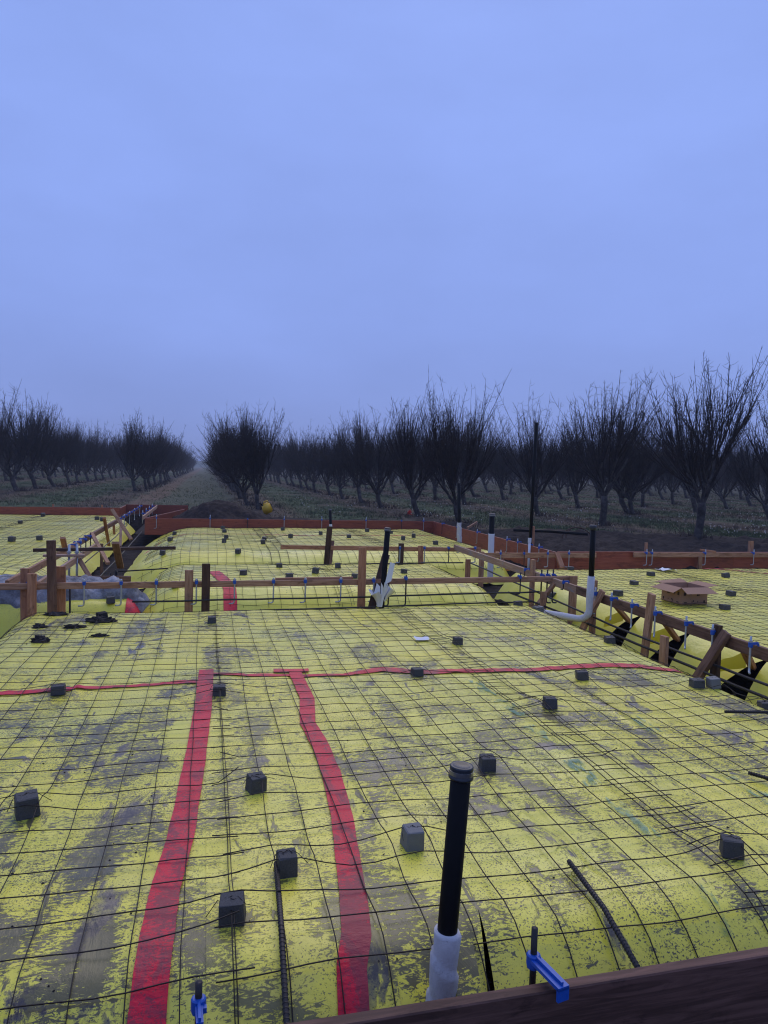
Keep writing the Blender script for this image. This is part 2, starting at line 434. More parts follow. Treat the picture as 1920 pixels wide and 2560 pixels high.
# ground: one sheet, fine near the works and coarse to the horizon
def axis(lo, hi, step, far_lo, far_hi):
    a = list(np.arange(lo, hi+step/2, step)); s = step; x = lo; pre = []
    while x > far_lo: s *= 1.35; x -= s; pre.append(max(x, far_lo))
    s = step; x = hi; post = []
    while x < far_hi: s *= 1.35; x += s; post.append(min(x, far_hi))
    return [float(k) for k in pre[::-1]+a+post]
gx = axis(-10.5, 18, .14, -520, 640); gy = axis(1.0, 26, .14, -60, 820)
g = grid_sheet('ground', gx, gy, gz, M['ground'], attr=('soil', lambda x, y: 1.0 if inside_works(x, y) else soil_amount(x, y)))
tag(g, kind='structure')

# ------------------------------------------------------------------ concrete spacer blocks (positions also lift the wire)
BLK = []   # (x, y, pad, size, rz, mat, label)
def B_(p, k, s=.076, hgt=1.0, rz=0.0, mat='block', label=None): BLK.append([p[0], p[1], k, s, hgt, rz, mat, label])
B_((-0.714, 3.193, -0.001), 'near', .088, 1, .35, 'block', 'large grey spacer block near the left edge, left of the red tapes')
B_((-0.909, 4.884, -0.0), 'near', .082, .75, .1, 'block', 'spacer block sitting on the left end of the thin red tape line')
B_((0.101, 4.723, -0.001), 'near', .082, .8, 0, 'block', 'spacer block just inside the top of the left wide red tape')
B_((0.242, 3.257, -0.001), 'near', .078, 1, .3, 'block', 'spacer block in the middle of the yellow strip between the two red tapes')
B_((0.308, 2.544, -0.001), 'near', .072, 1.2, .05, 'block', 'tall spacer block at the upper end of the short rebar between the red tapes')
B_((0.106, 2.305, -0.002), 'near', .080, 1, -.1, 'block', 'nearest spacer block, low between the red tapes')
B_((0.817, 2.638, -0.002), 'near', .074, 1.1, .12, 'block_pale', 'pale grey spacer block left of the nearest black pipe')
B_((1.398, 3.277, -0.002), 'near', .074, .95, -.1, 'block', 'dark spacer block right behind the cap of the nearest pipe')
B_((1.539, 4.977, -0.0), 'near', .076, .75, .1, 'block', 'spacer block on the long red tape line near mid frame')
B_((2.164, 4.092, -0.001), 'near', .080, .85, -.2, 'block', 'spacer block below the red tape line, right of mid frame')
B_((2.736, 4.687, -0.001), 'near', .084, .8, -.3, 'block', 'spacer block just below the red tape line on the right half')
B_((3.482, 4.37, -0.001), 'near', .085, .7, -.2, 'block', 'left one of the pair of spacer blocks at the right trench edge')
B_((3.59, 4.333, -0.001), 'near', .075, 1.0, -.1, 'block_pale', 'paler right one of the pair of spacer blocks at the right trench edge')
B_((3.70, 3.93), 'near', .105, .85, -.3, 'block', 'big dark spacer block at the right frame edge')
B_((2.083, 2.357, -0.001), 'near', .078, .9, -.5, 'block', 'spacer block with loose tie wires low on the right side')
B_((2.16, 5.818, -0.0), 'near', .078, .8, -.1, 'block', 'spacer block right of the scrap of white paper')
B_((3.575, 5.679, -0.001), 'near', .082, .75, -.2, 'block', 'spacer block on the shoulder of the right trench below the bent pipe')
B_((0.071, 6.899, -0.001), 'near', .078, .8, 0, 'block', 'spacer block alone behind the left wide red tape')
B_((-0.942, 7.128, -0.0), 'near', .085, .9, .5, 'mud', 'mud-caked spacer block among the clods at upper left')
B_((0.226, 8.636, -0.18), 'near', .078, .6, .1, 'block', 'spacer block at the far edge of the near pad below the dark stake')
B_((2.292, 8.64, -0.176), 'near', .10, .5, .0, 'block', 'flat spacer block at the foot of the middle black pipe')
B_((3.52, 7.52), 'near', .085, .7, 0, 'block', 'spacer block at the far right corner of the near pad')
B_((3.66, 7.28), 'near', .095, .65, .2, 'block_pale', 'wide pale spacer block at the trench corner beside the stub stake')
for q in ((0.514, 9.881), (1.537, 10.074), (1.965, 10.617), (1.081, 10.664), (2.851, 10.054), (4.13, 12.182), (1.107, 9.547), (2.006, 9.564), (-0.361, 9.042)): B_(q, 'middle', .085, random.uniform(.75, 1.05), random.uniform(-.4, .4))
B_((-1.053, 8.641, -0.121), 'bench', .085, .9, .3, 'block', 'spacer block on the yellow lip in front of the wet concrete')
for q in ((-0.675, 16.378), (-0.709, 15.141), (-0.722, 12.841), (0.394, 17.337), (0.412, 16.413), (0.412, 14.957), (0.348, 14.131), (0.556, 12.668), (1.164, 14.655), (1.086, 13.946), (1.786, 17.014), (2.544, 16.002), (1.767, 15.252), (3.066, 15.334), (3.816, 16.84), (4.212, 14.99), (4.591, 15.463), (4.616, 13.938), (4.294, 16.389)): B_(q, 'far', .085, random.uniform(.85, 1.1), random.uniform(-.4, .4))
for q in ((-4.269, 18.378), (-4.232, 20.62), (-3.456, 14.244), (-3.036, 14.511), (-2.757, 19.759), (-2.587, 19.417)): B_(q, 'left', .10, random.uniform(.8, 1), random.uniform(-.4, .4))
for q in ((6.674, 9.559), (5.911, 8.847), (5.114, 7.989), (7.851, 9.347), (6.658, 7.818), (5.883, 6.995), (5.687, 10.251), (4.641, 8.852)): B_(q, 'right', .095, random.uniform(.6, .8), random.uniform(-.4, .4))
LIFT = [(b[0], b[1], b[3]*b[4]) for b in BLK]
def wire_lift(x, y):
    z = 0.0
    for bx, by, h_ in LIFT:
        d2 = (x-bx)**2+(y-by)**2
        if d2 < .5: z = max(z, h_*.62*math.exp(-d2/.022))
    return z

# ------------------------------------------------------------------ yellow vapour barrier sheets
MUD_SHADE_SPOTS = [(-.62, 2.35, .13, .9), (-.45, 2.1, .10, 1.2), (-.33, 2.28, .08, 1.0), (-.72, 2.0, .14, .7), (-.15, 2.45, .12, .8), (-.05, 2.2, .13, 1.0), (-.2, 1.95, .1, 1.2),
            (-.5, 2.75, .14, .7), (-.75, 2.9, .2, .6), (-.35, 3.1, .16, .7), (.95, 3.45, .22, .6), (1.1, 2.95, .2, .5), (-1.5, 6.6, .4, .8), (-1.2, 7.1, .3, .7), (1.25, 2.3, .12, .6),
            (2.3, 3.3, .3, .3), (-.1, 3.9, .3, .2), (.3, 3.6, .2, .2), (-.6, 3.9, .3, .4), (-.9, 3.4, .25, .5), (2.9, 3.2, .3, .25), (1.5, 3.8, .3, .3)]
MUD_SHADE_SPOTS += [(b[0]+.01, b[1]-.015, .055+.03*(i % 3), .7) for i, b in enumerate(BLK) if b[2] == 'near']  # dark rings painted round the near blocks as contact shade, using the mud mask
def mud_shade(x, y):
    a = -.22 if y > 8 or x > 4.1 else (.05*max(0, min(1, (5.2-y)/1.5))*max(0, min(1, (2.2-x)/1.2))-.03)
    for mx_, my_, r_, s_ in MUD_SHADE_SPOTS:
        q = ((x-mx_)**2+(y-my_)**2)/(r_*r_)
        if q < 6: a += s_*.25*math.exp(-q)
    return a
CUTS = {'near': [[(.575, 1.69), (.66, 1.69), (.715, 2.03)], [(.93, 2.21), (.815, 1.74), (.862, 1.74)]], 'right': []}
KICK_Y = (6.92, 6.08, 5.05)
for ky in KICK_Y: CUTS['right'].append([(4.36, ky-.07), (4.36, ky+.38), (4.80, ky+.06)])
SHEET = {}
def slit(me, cuts):
    bm = bmesh.new(); bm.from_mesh(me)
    for P in cuts:
        lo = (min(p[0] for p in P)-.06, min(p[1] for p in P)-.06); hi = (max(p[0] for p in P)+.06, max(p[1] for p in P)+.06)
        for i in range(len(P)):
            fs = [f_ for f_ in bm.faces if lo[0] < f_.calc_center_median().x < hi[0] and lo[1] < f_.calc_center_median().y < hi[1]]
            g_ = set(fs)
            for f_ in fs: g_.update(f_.verts); g_.update(f_.edges)
            a_, b_ = P[i], P[(i+1) % len(P)]
            bmesh.ops.bisect_plane(bm, geom=list(g_), dist=1e-5, plane_co=(a_[0], a_[1], 0), plane_no=(-(b_[1]-a_[1]), b_[0]-a_[0], 0))
        bmesh.ops.delete(bm, geom=[f_ for f_ in bm.faces if polyin(f_.calc_center_median().x, f_.calc_center_median().y, P)], context='FACES')
    bm.to_mesh(me); bm.free()
def sheet(k, lo_x, hi_x, lo_y, hi_y, step, label):
    p = PADS[k]
    xs = list(np.arange(lo_x, hi_x+1e-6, step)); ys = list(np.arange(lo_y, hi_y+1e-6, step))
    cuts = CUTS.get(k, [])
    def fz(x, y):
        z = hs(k, x, y)
        return z
    o = grid_sheet('vapor_barrier_sheet', [float(q) for q in xs], [float(q) for q in ys], fz, M['film'],
                   attr=('mud', lambda x, y: mud_shade(x, y)-2.6*min(.22, max(0, PADS[k][4]-hpad(k, x, y)-.015))))
    if cuts: slit(o.data, cuts)
    tag(o, label, 'plastic sheet', 'yellow vapour barrier sheets over the pads')
    SHEET[k] = o
    return o
sheet('near', -1.99, 3.94, 1.70, 7.84, .028, 'large mud-stained yellow plastic sheet in the foreground with red tape lines')
sheet('middle', -0.88, 4.02, 8.36, 11.34, .05, 'yellow plastic sheet on the narrow middle pad behind the first cross board')
sheet('bench', -3.6, -0.66, 8.36, 9.7, .05, 'low strip of yellow plastic below the wet grey concrete at left')
sheet('far', -1.38, 5.66, 11.88, 17.84, .07, 'yellow plastic sheet on the far pad in front of the red form wall')
sheet('left', -8.5, -1.90, 9.78, 21.64, .09, 'yellow plastic sheet on the pad left of the open trench')
sheet('right', 4.43, 11.9, .6, 10.6, .055, 'yellow plastic sheet on the right pad under the cardboard box')

def ribbon(name, k, pts, width, mat, parent, off=.006, label=None, widths=None):
    P = [Vector((p[0], p[1])) for p in pts]
    # resample
    q = [P[0]]; ws = [widths[0] if widths else width]
    for i in range(len(P)-1):
        n = max(1, int((P[i+1]-P[i]).length/.04))
        for j in range(1, n+1):
            q.append(P[i].lerp(P[i+1], j/n))
            ws.append((widths[i]*(1-j/n)+widths[i+1]*j/n) if widths else width)
    v = []; f = []
    for i, p in enumerate(q):
        a = q[max(i-2, 0)]; b = q[min(i+2, len(q)-1)]; t_ = (b-a).normalized(); nrm = Vector((-t_.y, t_.x))
        w = ws[i]*(1+.06*nz3(p.x*9, p.y*9, 8))
        for s in (-.5, -.17, .17, .5):
            xy = p + nrm*w*s
            v.append((xy.x, xy.y, hs(k, xy.x, xy.y)+off+.007*max(0, nz3(xy.x*16, xy.y*11, 2))))
        if i:
            b_ = (i-1)*4
            for s in range(3): f.append((b_+s, b_+s+1, b_+s+5, b_+s+4))
    me = mesh(name, v, f, mat, True)
    a = me.attributes.new('mud', 'FLOAT', 'POINT'); a.data.foreach_set('value', [mud_shade(p[0], p[1]) for p in v])
    o = link(name, me, parent)
    if label: o['label'] = label
    return o
nearS = SHEET['near']
# brighter patch strip between the two red tapes
pxs = [float(k) for k in np.arange(.02, .60, .03)]; pys = [float(k) for k in np.arange(1.80, 5.10, .03)]
o = grid_sheet('patch_strip', pxs, pys, lambda x, y: hs('near', x, y)+.0035, M['film2'], nearS, attr=('mud', mud_shade)); o['label'] = 'brighter yellow patch between the two red tapes'
ribbon('seam_tape', 'near', [(-1.9, 4.90), (-1.26, 4.93), (-.97, 4.96), (-.56, 4.98), (-.23, 5.01), (-.02, 5.0)], .07, M['tape'], nearS, .007, 'red tape line running to the left', widths=[.07, .075, .085, .05, .05, .07])
ribbon('seam_tape', 'near', [(.03, 5.19), (.35, 5.12), (.61, 5.09), (1.0, 5.04), (1.31, 5.13), (1.56, 5.04), (2.36, 4.96), (2.81, 4.98), (3.12, 5.0), (3.39, 4.93), (3.70, 4.66)], .08, M['tape'], nearS, .007, 'long red tape line running to the right trench', widths=[.05, .06, .05, .05, .10, .10, .09, .09, .11, .10, .06])
ribbon('seam_tape', 'near', [(.02, 5.30), (.0, 4.43), (-.04, 3.55), (-.08, 2.87), (-.12, 2.5), (-.15, 1.80)], .105, M['tape'], nearS, .010, 'left one of the two wide red tapes')
ribbon('seam_tape', 'near', [(.655, 5.22), (.66, 4.55), (.60, 4.09), (.62, 3.7), (.615, 3.37), (.585, 2.91), (.52, 2.35), (.49, 2.15), (.455, 2.05), (.425, 1.78)], .095, M['tape'], nearS, .010, 'right wavy one of the two wide red tapes')
ribbon('seam_tape', 'near', [(.50, 5.20), (.76, 5.19)], .07, M['tape'], nearS, .013, 'short red tape across the wavy one')
ribbon('seam_tape', 'near', [(1.7, 7.59), (1.78, 7.58)], .16, M['tape'], nearS, .008, 'short red tape square by the middle pipe')
ribbon('seam_tape', 'middle', [(.12, 10.25), (.20, 9.75), (.26, 9.3), (.30, 8.9), (.30, 8.50)], .16, M['tape'], SHEET['middle'], .008, 'red tape running down the front of the pad')
ribbon('seam_tape', 'bench', [(-.80, 9.05), (-.80, 8.42)], .17, M['tape'], SHEET['bench'], .012, 'red tape beside the grey concrete')
ribbon('seam_tape', 'far', [(-1.2, 14.9), (-.6, 15.9), (.2, 16.0), (1.5, 15.9), (2.6, 15.75), (3.6, 15.9), (4.6, 15.85), (5.4, 15.9)], .05, M['tape'], SHEET['far'], .007, 'thin red tape line across the far pad')
ribbon('seam_tape', 'right', [(8.3, 10.35), (8.7, 9.9), (9.6, 9.2), (10.6, 8.7)], .07, M['tape'], SHEET['right'], .007, 'red tape line at the far right')
ribbon('seam_tape', 'right', [(8.18, 10.3), (8.36, 10.32)], .10, M['tape'], SHEET['right'], .010, 'short red tape at the stake')
# faded green printing on the film (too worn to read)
def printed(k, x, y, L_, w, ang):
    dx, dy = math.cos(ang), math.sin(ang)
    ribbon('faded_print', k, [(x-dx*L_/2, y-dy*L_/2), (x+dx*L_/2, y+dy*L_/2)], w, M['print'], SHEET[k], .0045)
for (px, py) in ((1.78, 2.14), (1.85, 2.71), (1.86, 3.15), (1.93, 4.13), (1.89, 3.62), (2.62, 3.75), (1.9, 4.58), (1.91, 4.15), (1.87, 3.16), (2.6, 2.83)):
    a = R(random.uniform(82, 100)); L_ = .34
    printed('near', px, py, L_*random.uniform(.7, 1.1), .085, a)
# lifted flaps where the film is slit round the stakes
def flap(k, quad, label, mat=None):
    A, B, C, D_ = (Vector(q) for q in quad); v = []; f = []
    for j in range(7):
        for i in range(5):
            s, t_ = i/4, j/6
            p = A.lerp(B, s).lerp(D_.lerp(C, s), t_)
            v.append(p+Vector((0, 0, .012*nz3(p.x*12, p.y*12, p.z*9)+.01*math.sin(t_*3.1))))
    for j in range(6):
        for i in range(4): f.append((j*5+i, j*5+i+1, j*5+i+6, j*5+i+5))
    o = link('torn_flap', mesh('torn_flap', v, f, mat or M['flap'], True), SHEET[k])
    a = o.data.attributes.new('mud', 'FLOAT', 'POINT')
    o['label'] = label
    return o
flap('near', [(.755, 2.02, -.01), (.85, 2.06, 0.02), (.815, 1.82, -.14), (.745, 1.80, -.14)], 'torn yellow flap beside the white pipe wrap', M['film'])
for ky in KICK_Y:
    flap('right', [(4.50, ky+.34, -.12), (4.56, ky+.06, .035), (4.54, ky+.05, -.10), (4.48, ky+.34, -.23)], 'bright yellow lifted flap at a slit')

# ------------------------------------------------------------------ welded wire mesh, one object per wire
SP = .1524
def wires(k, x0, x1, y0, y1, seed, label, rad=.0022, seg=.09, skip=1):
    rng = random.Random(seed)
    rad *= .94
    root = empty('wire_mesh_sheet', ((x0+x1)/2, y0, 0)); ox, oy = root.location.x, root.location.y
    tag(root, label, 'wire mesh', 'sheets of welded wire mesh on the yellow pads')
    P = PADS[k]
    def zz(x, y, top):
        hx = min(max(x, P[0]+.02), P[1]-.02); hy = min(max(y, P[2]+.06), P[3]-.03)
        return hpad(k, hx, hy)+und(hx, hy)+.014+top+wire_lift(x, y)+.016*max(0, nz3(x*1.7, y*1.7, 20+seed)+.15)+.010*nz3(x*4, y*4, seed)
    nx = int(round((x1-x0)/SP)); ny = int(round((y1-y0)/SP))
    def one(fixed, lo, hi, along_y, ph):
        n = max(2, int((hi-lo)/seg)); pts = []
        for i in range(n+1):
            s = lo+(hi-lo)*i/n
            wv = .010*nz3(s*1.1, fixed*.9, ph)+.004*nz3(s*4, fixed*3, ph+9)
            x, y = (fixed+wv, s) if along_y else (s, fixed+wv)
            z = zz(x, y, 0 if along_y else .0042)
            pts.append((x-ox, y-oy, z))
        if rng.random() < .35:
            e = rng.choice((0, -1)); p = pts[e]; pts[e] = (p[0], p[1], p[2]+rng.uniform(.0, .05))
        MB().tube(pts, rad, 4, True).build('wire', M['wire'], root, True)
    tx = rng.uniform(-.01, .01)
    for i in range(nx+1):
        one(x0+i*SP, y0-rng.uniform(.02, .06), y0+ny*SP+rng.uniform(.02, .09), True, seed)
    for j in range(ny+1):
        one(y0+j*SP+tx, x0-rng.uniform(.02, .07), x0+nx*SP+rng.uniform(.02, .07), False, seed+3)
    return root
wires('near', -1.88, .10, 1.93, 7.62, 1, 'wire mesh sheet on the left part of the near pad', .0024)
wires('near', .11, 2.10, 1.90, 7.66, 2, 'wire mesh sheet on the middle part of the near pad, over both red tapes', .0024)
wires('near', 1.97, 3.80, 1.96, 7.60, 3, 'wire mesh sheet on the right part of the near pad by the trench', .0024)
wires('middle', -.62, 1.75, 8.62, 11.1, 4, 'wire mesh sheet on the left half of the middle pad', .0024, .12)
wires('middle', 1.62, 3.78, 8.62, 11.1, 5, 'wire mesh sheet on the right half of the middle pad', .0024, .12)
wires('far', -1.02, 1.40, 12.15, 17.6, 6, 'wire mesh sheet on the left part of the far pad', .0026, .2)
wires('far', 1.12, 3.50, 12.15, 17.6, 7, 'wire mesh sheet in the middle of the far pad', .0026, .2)
wires('far', 3.35, 5.50, 12.15, 17.6, 8, 'wire mesh sheet on the right part of the far pad', .0026, .2)
wires('left', -4.3, -2.1, 10.05, 21.4, 9, 'wire mesh sheet on the left pad beside the trench', .0027, .3)
wires('left', -6.5, -4.15, 10.05, 21.4, 10, 'wire mesh sheet on the left pad at the left frame edge', .0027, .3)
wires('right', 4.95, 7.25, 3.2, 10.3, 11, 'wire mesh sheet on the right pad under the cardboard box', .0025, .16)
wires('right', 7.12, 9.55, 4.6, 10.3, 12, 'wire mesh sheet on the right pad at the right frame edge', .0025, .2)

# ------------------------------------------------------------------ build the blocks
ORD = ['first', 'second', 'third', 'fourth', 'fifth', 'sixth', 'seventh', 'eighth', 'ninth', 'tenth', 'eleventh', 'twelfth', 'thirteenth', 'fourteenth', 'fifteenth', 'sixteenth', 'seventeenth', 'eighteenth', 'nineteenth', 'twentieth']
def ordn(i): return ORD[i] if i < 20 else str(i+1)+('th' if 10 < (i+1) % 100 < 14 else {1: 'st', 2: 'nd', 3: 'rd'}.get((i+1) % 10, 'th'))
def view_u(x, y): p = Vector((x, y, -EYE)); return p.dot(r2)/p.dot(fw)
for k, ph in (('middle', 'on the narrow middle pad'), ('far', 'on the far pad before the red wall'), ('left', 'on the pad left of the open trench'), ('right', 'on the right pad round the cardboard box')):
    l = sorted([b for b in BLK if b[2] == k and not b[7]], key=lambda b: view_u(b[0], b[1]))
    for i, b in enumerate(l): b[7] = f'spacer block {ph}, {ordn(i)} from the left there'
def block_mesh(seed):
    rng = random.Random(seed); bm = bmesh.new()
    bmesh.ops.create_cube(bm, size=1.0)
    for v in bm.verts:
        k = .965 if v.co.z > 0 else 1.02
        v.co.x *= k*rng.uniform(.96, 1.04); v.co.y *= k*rng.uniform(.96, 1.04); v.co.z += .5
        if v.co.z > .5: v.co.z *= rng.uniform(.93, 1.03)
    bmesh.ops.bevel(bm, geom=bm.edges[:], offset=.05, segments=1, affect='EDGES')
    for v in bm.verts: v.co += Vector((rng.uniform(-.03, .03), rng.uniform(-.03, .03), rng.uniform(-.03, .03)))
    me = bpy.data.meshes.new('concrete_spacer_block'); bm.to_mesh(me); bm.free(); return me
BM = [block_mesh(i) for i in range(6)]
TIE = []
for i in range(4):
    rng = random.Random(i); mb = MB()
    for s in (-1, 1):
        x_ = .22*s
        mb.tube([(x_, -.1, .97), (x_+.03*s, .1, 1.0), (x_+s*.2, rng.uniform(-.2, .2), .99), (x_+s*.36, rng.uniform(-.3, .3), .86), (x_+s*rng.uniform(.5, .9), rng.uniform(-.5, .3), rng.uniform(.35, .7))], .018, 4)
        mb.tube([(x_, 0, .98), (x_-s*.12, rng.uniform(-.1, .3), 1.0), (x_-s*.25, rng.uniform(-.4, .4), 1.0+rng.uniform(0, .05))], .018, 4)
    TIE.append(mesh('tie_wire', mb.v, mb.f, M['wire'], True))
for i, (bx, by, k, s, hg, rz, mt, lab) in enumerate(BLK):
    me = BM[i % 6]
    me = me.copy(); me.materials.append(M[mt])
    zb = hs(k, bx, by) if k != 'bench' else hpad(k, bx, by)
    o = link('concrete_spacer_block', me, None, (bx, by, zb-.002)); o.scale = (s, s, s*hg)
    tl = random.uniform(-.08, .08)
    o.rotation_euler = (tl, random.uniform(-.08, .08), rz)
    tag(o, lab, 'spacer block', 'concrete spacer blocks under the wire mesh')
    if k in ('near', 'middle') or i % 3 == 0: link('tie_wire', TIE[i % 4], o)

# ------------------------------------------------------------------ lumber
def beam(name, p0, p1, wide, thick, wdir, mat, label=None, cat=None, group=None, bend=.0, parent=None, segs=6, point=False):
    p0, p1 = Vector(p0), Vector(p1); X = (p1-p0); Ln = X.length; X.normalize()
    Z = Vector(wdir); Z = (Z-X*Z.dot(X)).normalized(); Y = Z.cross(X)
    a, b = wide/2, thick/2; ch = min(.004, b*.2)
    sec = [(-b, -a+ch), (-b+ch, -a), (b-ch, -a), (b, -a+ch), (b, a-ch), (b-ch, a), (-b+ch, a), (-b, a-ch)]
    v = []; f = []
    sd = hash((round(p0.x*100), round(p0.y*100), round(p0.z*100))) % 97
    for i in range(segs+1):
        s = i/segs; bo = bend*math.sin(math.pi*s)
        for (y, z) in sec:
            k = .25 if point and i == 0 else 1
            v.append((Ln*s, y*k+bo+.0015*nz3(s*3, sd, y*9), z*k+.002*nz3(s*4, sd+5, z*9)))
    for i in range(segs):
        for k in range(8):
            q = (k+1) % 8; f.append((i*8+k, i*8+q, (i+1)*8+q, (i+1)*8+k))
    f.append(tuple(reversed(range(8)))); f.append(tuple(range(segs*8, segs*8+8)))
    o = link(name, mesh(name, v, f, mat), parent)
    mm = Matrix((X, Y, Z)).transposed().to_4x4(); mm.translation = p0; o.matrix_basis = mm
    if label: tag(o, label, cat or 'board', group)
    return o
GF = 'form boards over the trenches'; GS = 'stakes holding the form boards'
UPV = (0, 0, 1); XV = (1, 0, 0); YV = (0, 1, 0)
# foreground edge form
beam('form_board', (-.9, 1.675, 0.00), (3.2, 1.675, 0.00), .24, .038, UPV, M['plank'], 'dark wet plank crossing the bottom right corner of the picture', 'board', GF)
# first cross board
beam('form_board', (-3.4, 8.06, .178), (.95, 8.06, .188), .066, .038, UPV, M['wood'], 'left length of the first cross board with blue bolt clips', 'board', GF)
beam('form_board', (.952, 8.06, .188), (4.56, 8.06, .213), .066, .038, UPV, M['wood'], 'right length of the first cross board, ending at the bent pipe', 'board', GF)
beam('form_board', (.78, 8.102, .208), (1.68, 8.102, .216), .07, .038, UPV, M['wood_red'], 'short splice board lapped behind the first cross board', 'board', GF)
STK = []
def stake(p_top, y_or_x, zb, wide=.089, thick=.038, wdir=XV, mat='wood', label='', lean=(0, 0)):
    x, y, z = p_top
    beam('form_stake', (x+lean[0], y+lean[1], zb), (x, y, z), wide, thick, wdir, M[mat], label, 'stake', GS, point=False)
stake((-1.75, 8.01, .32), 0, -.52, mat='wood_red', label='leftmost short stake in front of the first cross board')
stake((-1.565, 8.01, .67), 0, -.52, mat='wood_purple', label='tallest stake at left, standing well above the first cross board', lean=(.02, 0))
stake((-1.84, 8.13, .36), 0, -.40, mat='wood_red', label='stake behind the first cross board, left of the tallest stake')
stake((-1.50, 8.13, .38), 0, -.40, wide=.11, mat='wood_red', label='wide stake behind the first cross board, right beside the tallest stake')
stake((-.17, 8.015, .35), 0, -.52, mat='wood', label='pale stake with a grey muddy top on the first cross board')
stake((-.05+.06, 8.015, .42), 0, -.52, mat='wood_dark', label='almost black stake beside the pale one on the first cross board')
stake((1.77, 8.015, .60), 0, -.52, mat='wood_red', label='tall reddish stake on the first cross board left of the middle pipe')
stake((4.49, 8.015, .25), 0, -.52, wide=.10, mat='wood', label='stake at the right end of the first cross board')
beam('brace', (1.84, 7.90, -.2), (2.10, 8.20, .50), .089, .038, XV, M['wood_dark'], 'dark brace half hidden behind the middle black pipe', 'brace', 'diagonal braces')
# second cross board
beam('form_board', (1.2, 11.7, .195), (4.72, 11.7, .155), .07, .038, UPV, M['wood_red'], 'second cross board, over the trench before the far pad', 'board', GF)
beam('brace', (1.94, 11.64, -.35), (2.00, 11.64, .55), .089, .038, XV, M['wood_dark'], 'tall dark stake on the second cross board reaching towards the far wall', 'stake', GS)
beam('brace', (1.97, 11.58, -.3), (2.06, 11.76, .30), .089, .038, XV, M['wood_purple'], 'short brace leaning on the tall dark stake of the second cross board', 'brace', 'diagonal braces')
stake((3.245, 11.65, .27), 0, -.45, mat='wood_dark', label='dark stake on the second cross board behind a blue clip')
stake((3.59, 11.65, .23), 0, -.45, mat='wood_red', label='pale stake on the second cross board right of the middle pipe', lean=(.03, 0))
stake((4.45, 11.60, -.0), 0, -.5, mat='wood_red', label='stub stake in the trench below the second cross board')
stake((4.72, 11.65, .13), 0, -.5, mat='wood', label='post under the corner of the second cross board')
# right trench board
beam('form_board', (4.23, 11.7, .20), (4.23, 7.45, .175), .095, .038, UPV, M['wood_splat'], 'far length of the board along the right trench', 'board', GF)
beam('form_board', (4.23, 7.448, .175), (4.23, 2.2, .150), .100, .038, UPV, M['wood_purple'], 'near length of the board along the right trench, with a row of blue clips', 'board', GF, bend=.015)
stake((4.19, 8.55, .39), 0, -.5, wdir=YV, mat='wood', label='stake on the right trench board just before the cross board crosses')
stake((4.19, 7.02, .36), 0, -.5, wdir=YV, mat='wood', label='stake on the right trench board beside the bent pipe')
stake((4.19, 5.97, .39), 0, -.5, wdir=YV, mat='wood', label='stake on the right trench board left of the cardboard box', lean=(0, .10))
stake((4.19, 5.05, .29), 0, -.5, wdir=YV, mat='wood_dark', label='dark stake nearest on the right trench board')
beam('brace', (3.98, 5.14, -.35), (4.20, 4.95, .25), .089, .045, YV, M['wood_purple'], 'thick leaning brace against the nearest stake of the right trench', 'brace', 'diagonal braces')
beam('brace', (4.0, 7.0, -.3), (4.20, 6.86, .27), .089, .038, YV, M['wood'], 'leaning brace beside the bent white pipe', 'brace', 'diagonal braces')
beam('brace', (4.02, 8.20, -.25), (4.22, 7.98, .17), .07, .038, YV, M['wood'], 'short brace under the crossing of the two boards', 'brace', 'diagonal braces')
for i, ky in enumerate(KICK_Y):
    beam('brace', (4.26, ky-.24, .13), (4.66, ky+.11, -.12), .07, .038, YV, M['wood_red'], ['kicker poking into the yellow film, farthest of three behind the right board', 'kicker poking into the yellow film, middle one behind the right board', 'kicker poking into the yellow film, nearest one behind the right board'][i], 'brace', 'diagonal braces')
stake((4.02, 5.51, 0.09), 0, -.5, wdir=YV, mat='wood', label='stub stake in the right trench between two kickers')
stake((4.05, 7.94, 0.07), 0, -.5, wide=.07, mat='wood', label='stub stake at the trench corner beside the wide pale block')
beam('brace', (4.75, 11.05, 0.19), (4.75, 10.57, -0.04), .07, .038, XV, M['wood_red'], 'short pale brace between the two cross boards at right', 'brace', 'diagonal braces')
# left trench boards
beam('form_board', (-2.07, 8.35, .155), (-2.02, 12.6, .165), .09, .038, UPV, M['wood'], 'near length of the board along the left trench', 'board', GF)
beam('form_board', (-2.02, 12.602, .165), (-1.98, 17.4, .165), .09, .05, UPV, M['wood_purple'], 'wet dark middle length of the board along the left trench', 'board', GF)
beam('form_board', (-1.98, 17.402, .165), (-1.94, 23.2, .165), .09, .038, UPV, M['wood_purple'], 'far length of the left trench board crowded with blue clips', 'board', GF)
beam('form_board', (-1.74, 8.25, .155), (-1.70, 12.0, .165), .09, .038, UPV, M['wood_splat'], 'concrete-splattered shorter board on the right side of the left trench', 'board', GF)
beam('form_board', (-1.52, 18.5, .155), (-1.50, 23.4, .165), .09, .038, UPV, M['wood_splat'], 'far board with blue clips at the end of the left trench', 'board', GF)
beam('form_board', (-2.34, 10.78, .245), (-.44, 11.10, .245), .045, .085, UPV, M['wood_dark'], 'long thin dark batten laid across the left trench', 'board', GF)
beam('form_board', (-2.12, 10.35, .222), (-1.60, 10.38, .222), .03, .10, UPV, M['wood_splat'], 'short plate bridging the two left trench boards', 'board', GF)
beam('form_board', (-1.9, 9.78, -.02), (-.95, 9.85, -.04), .10, .038, UPV, M['wood_purple'], 'dark plank lying at the back of the wet concrete', 'board', GF)
def lean(p0, p1, w, mat, label, wd=XV): beam('brace', p0, p1, w, .038, wd, M[mat], label, 'brace', 'diagonal braces')
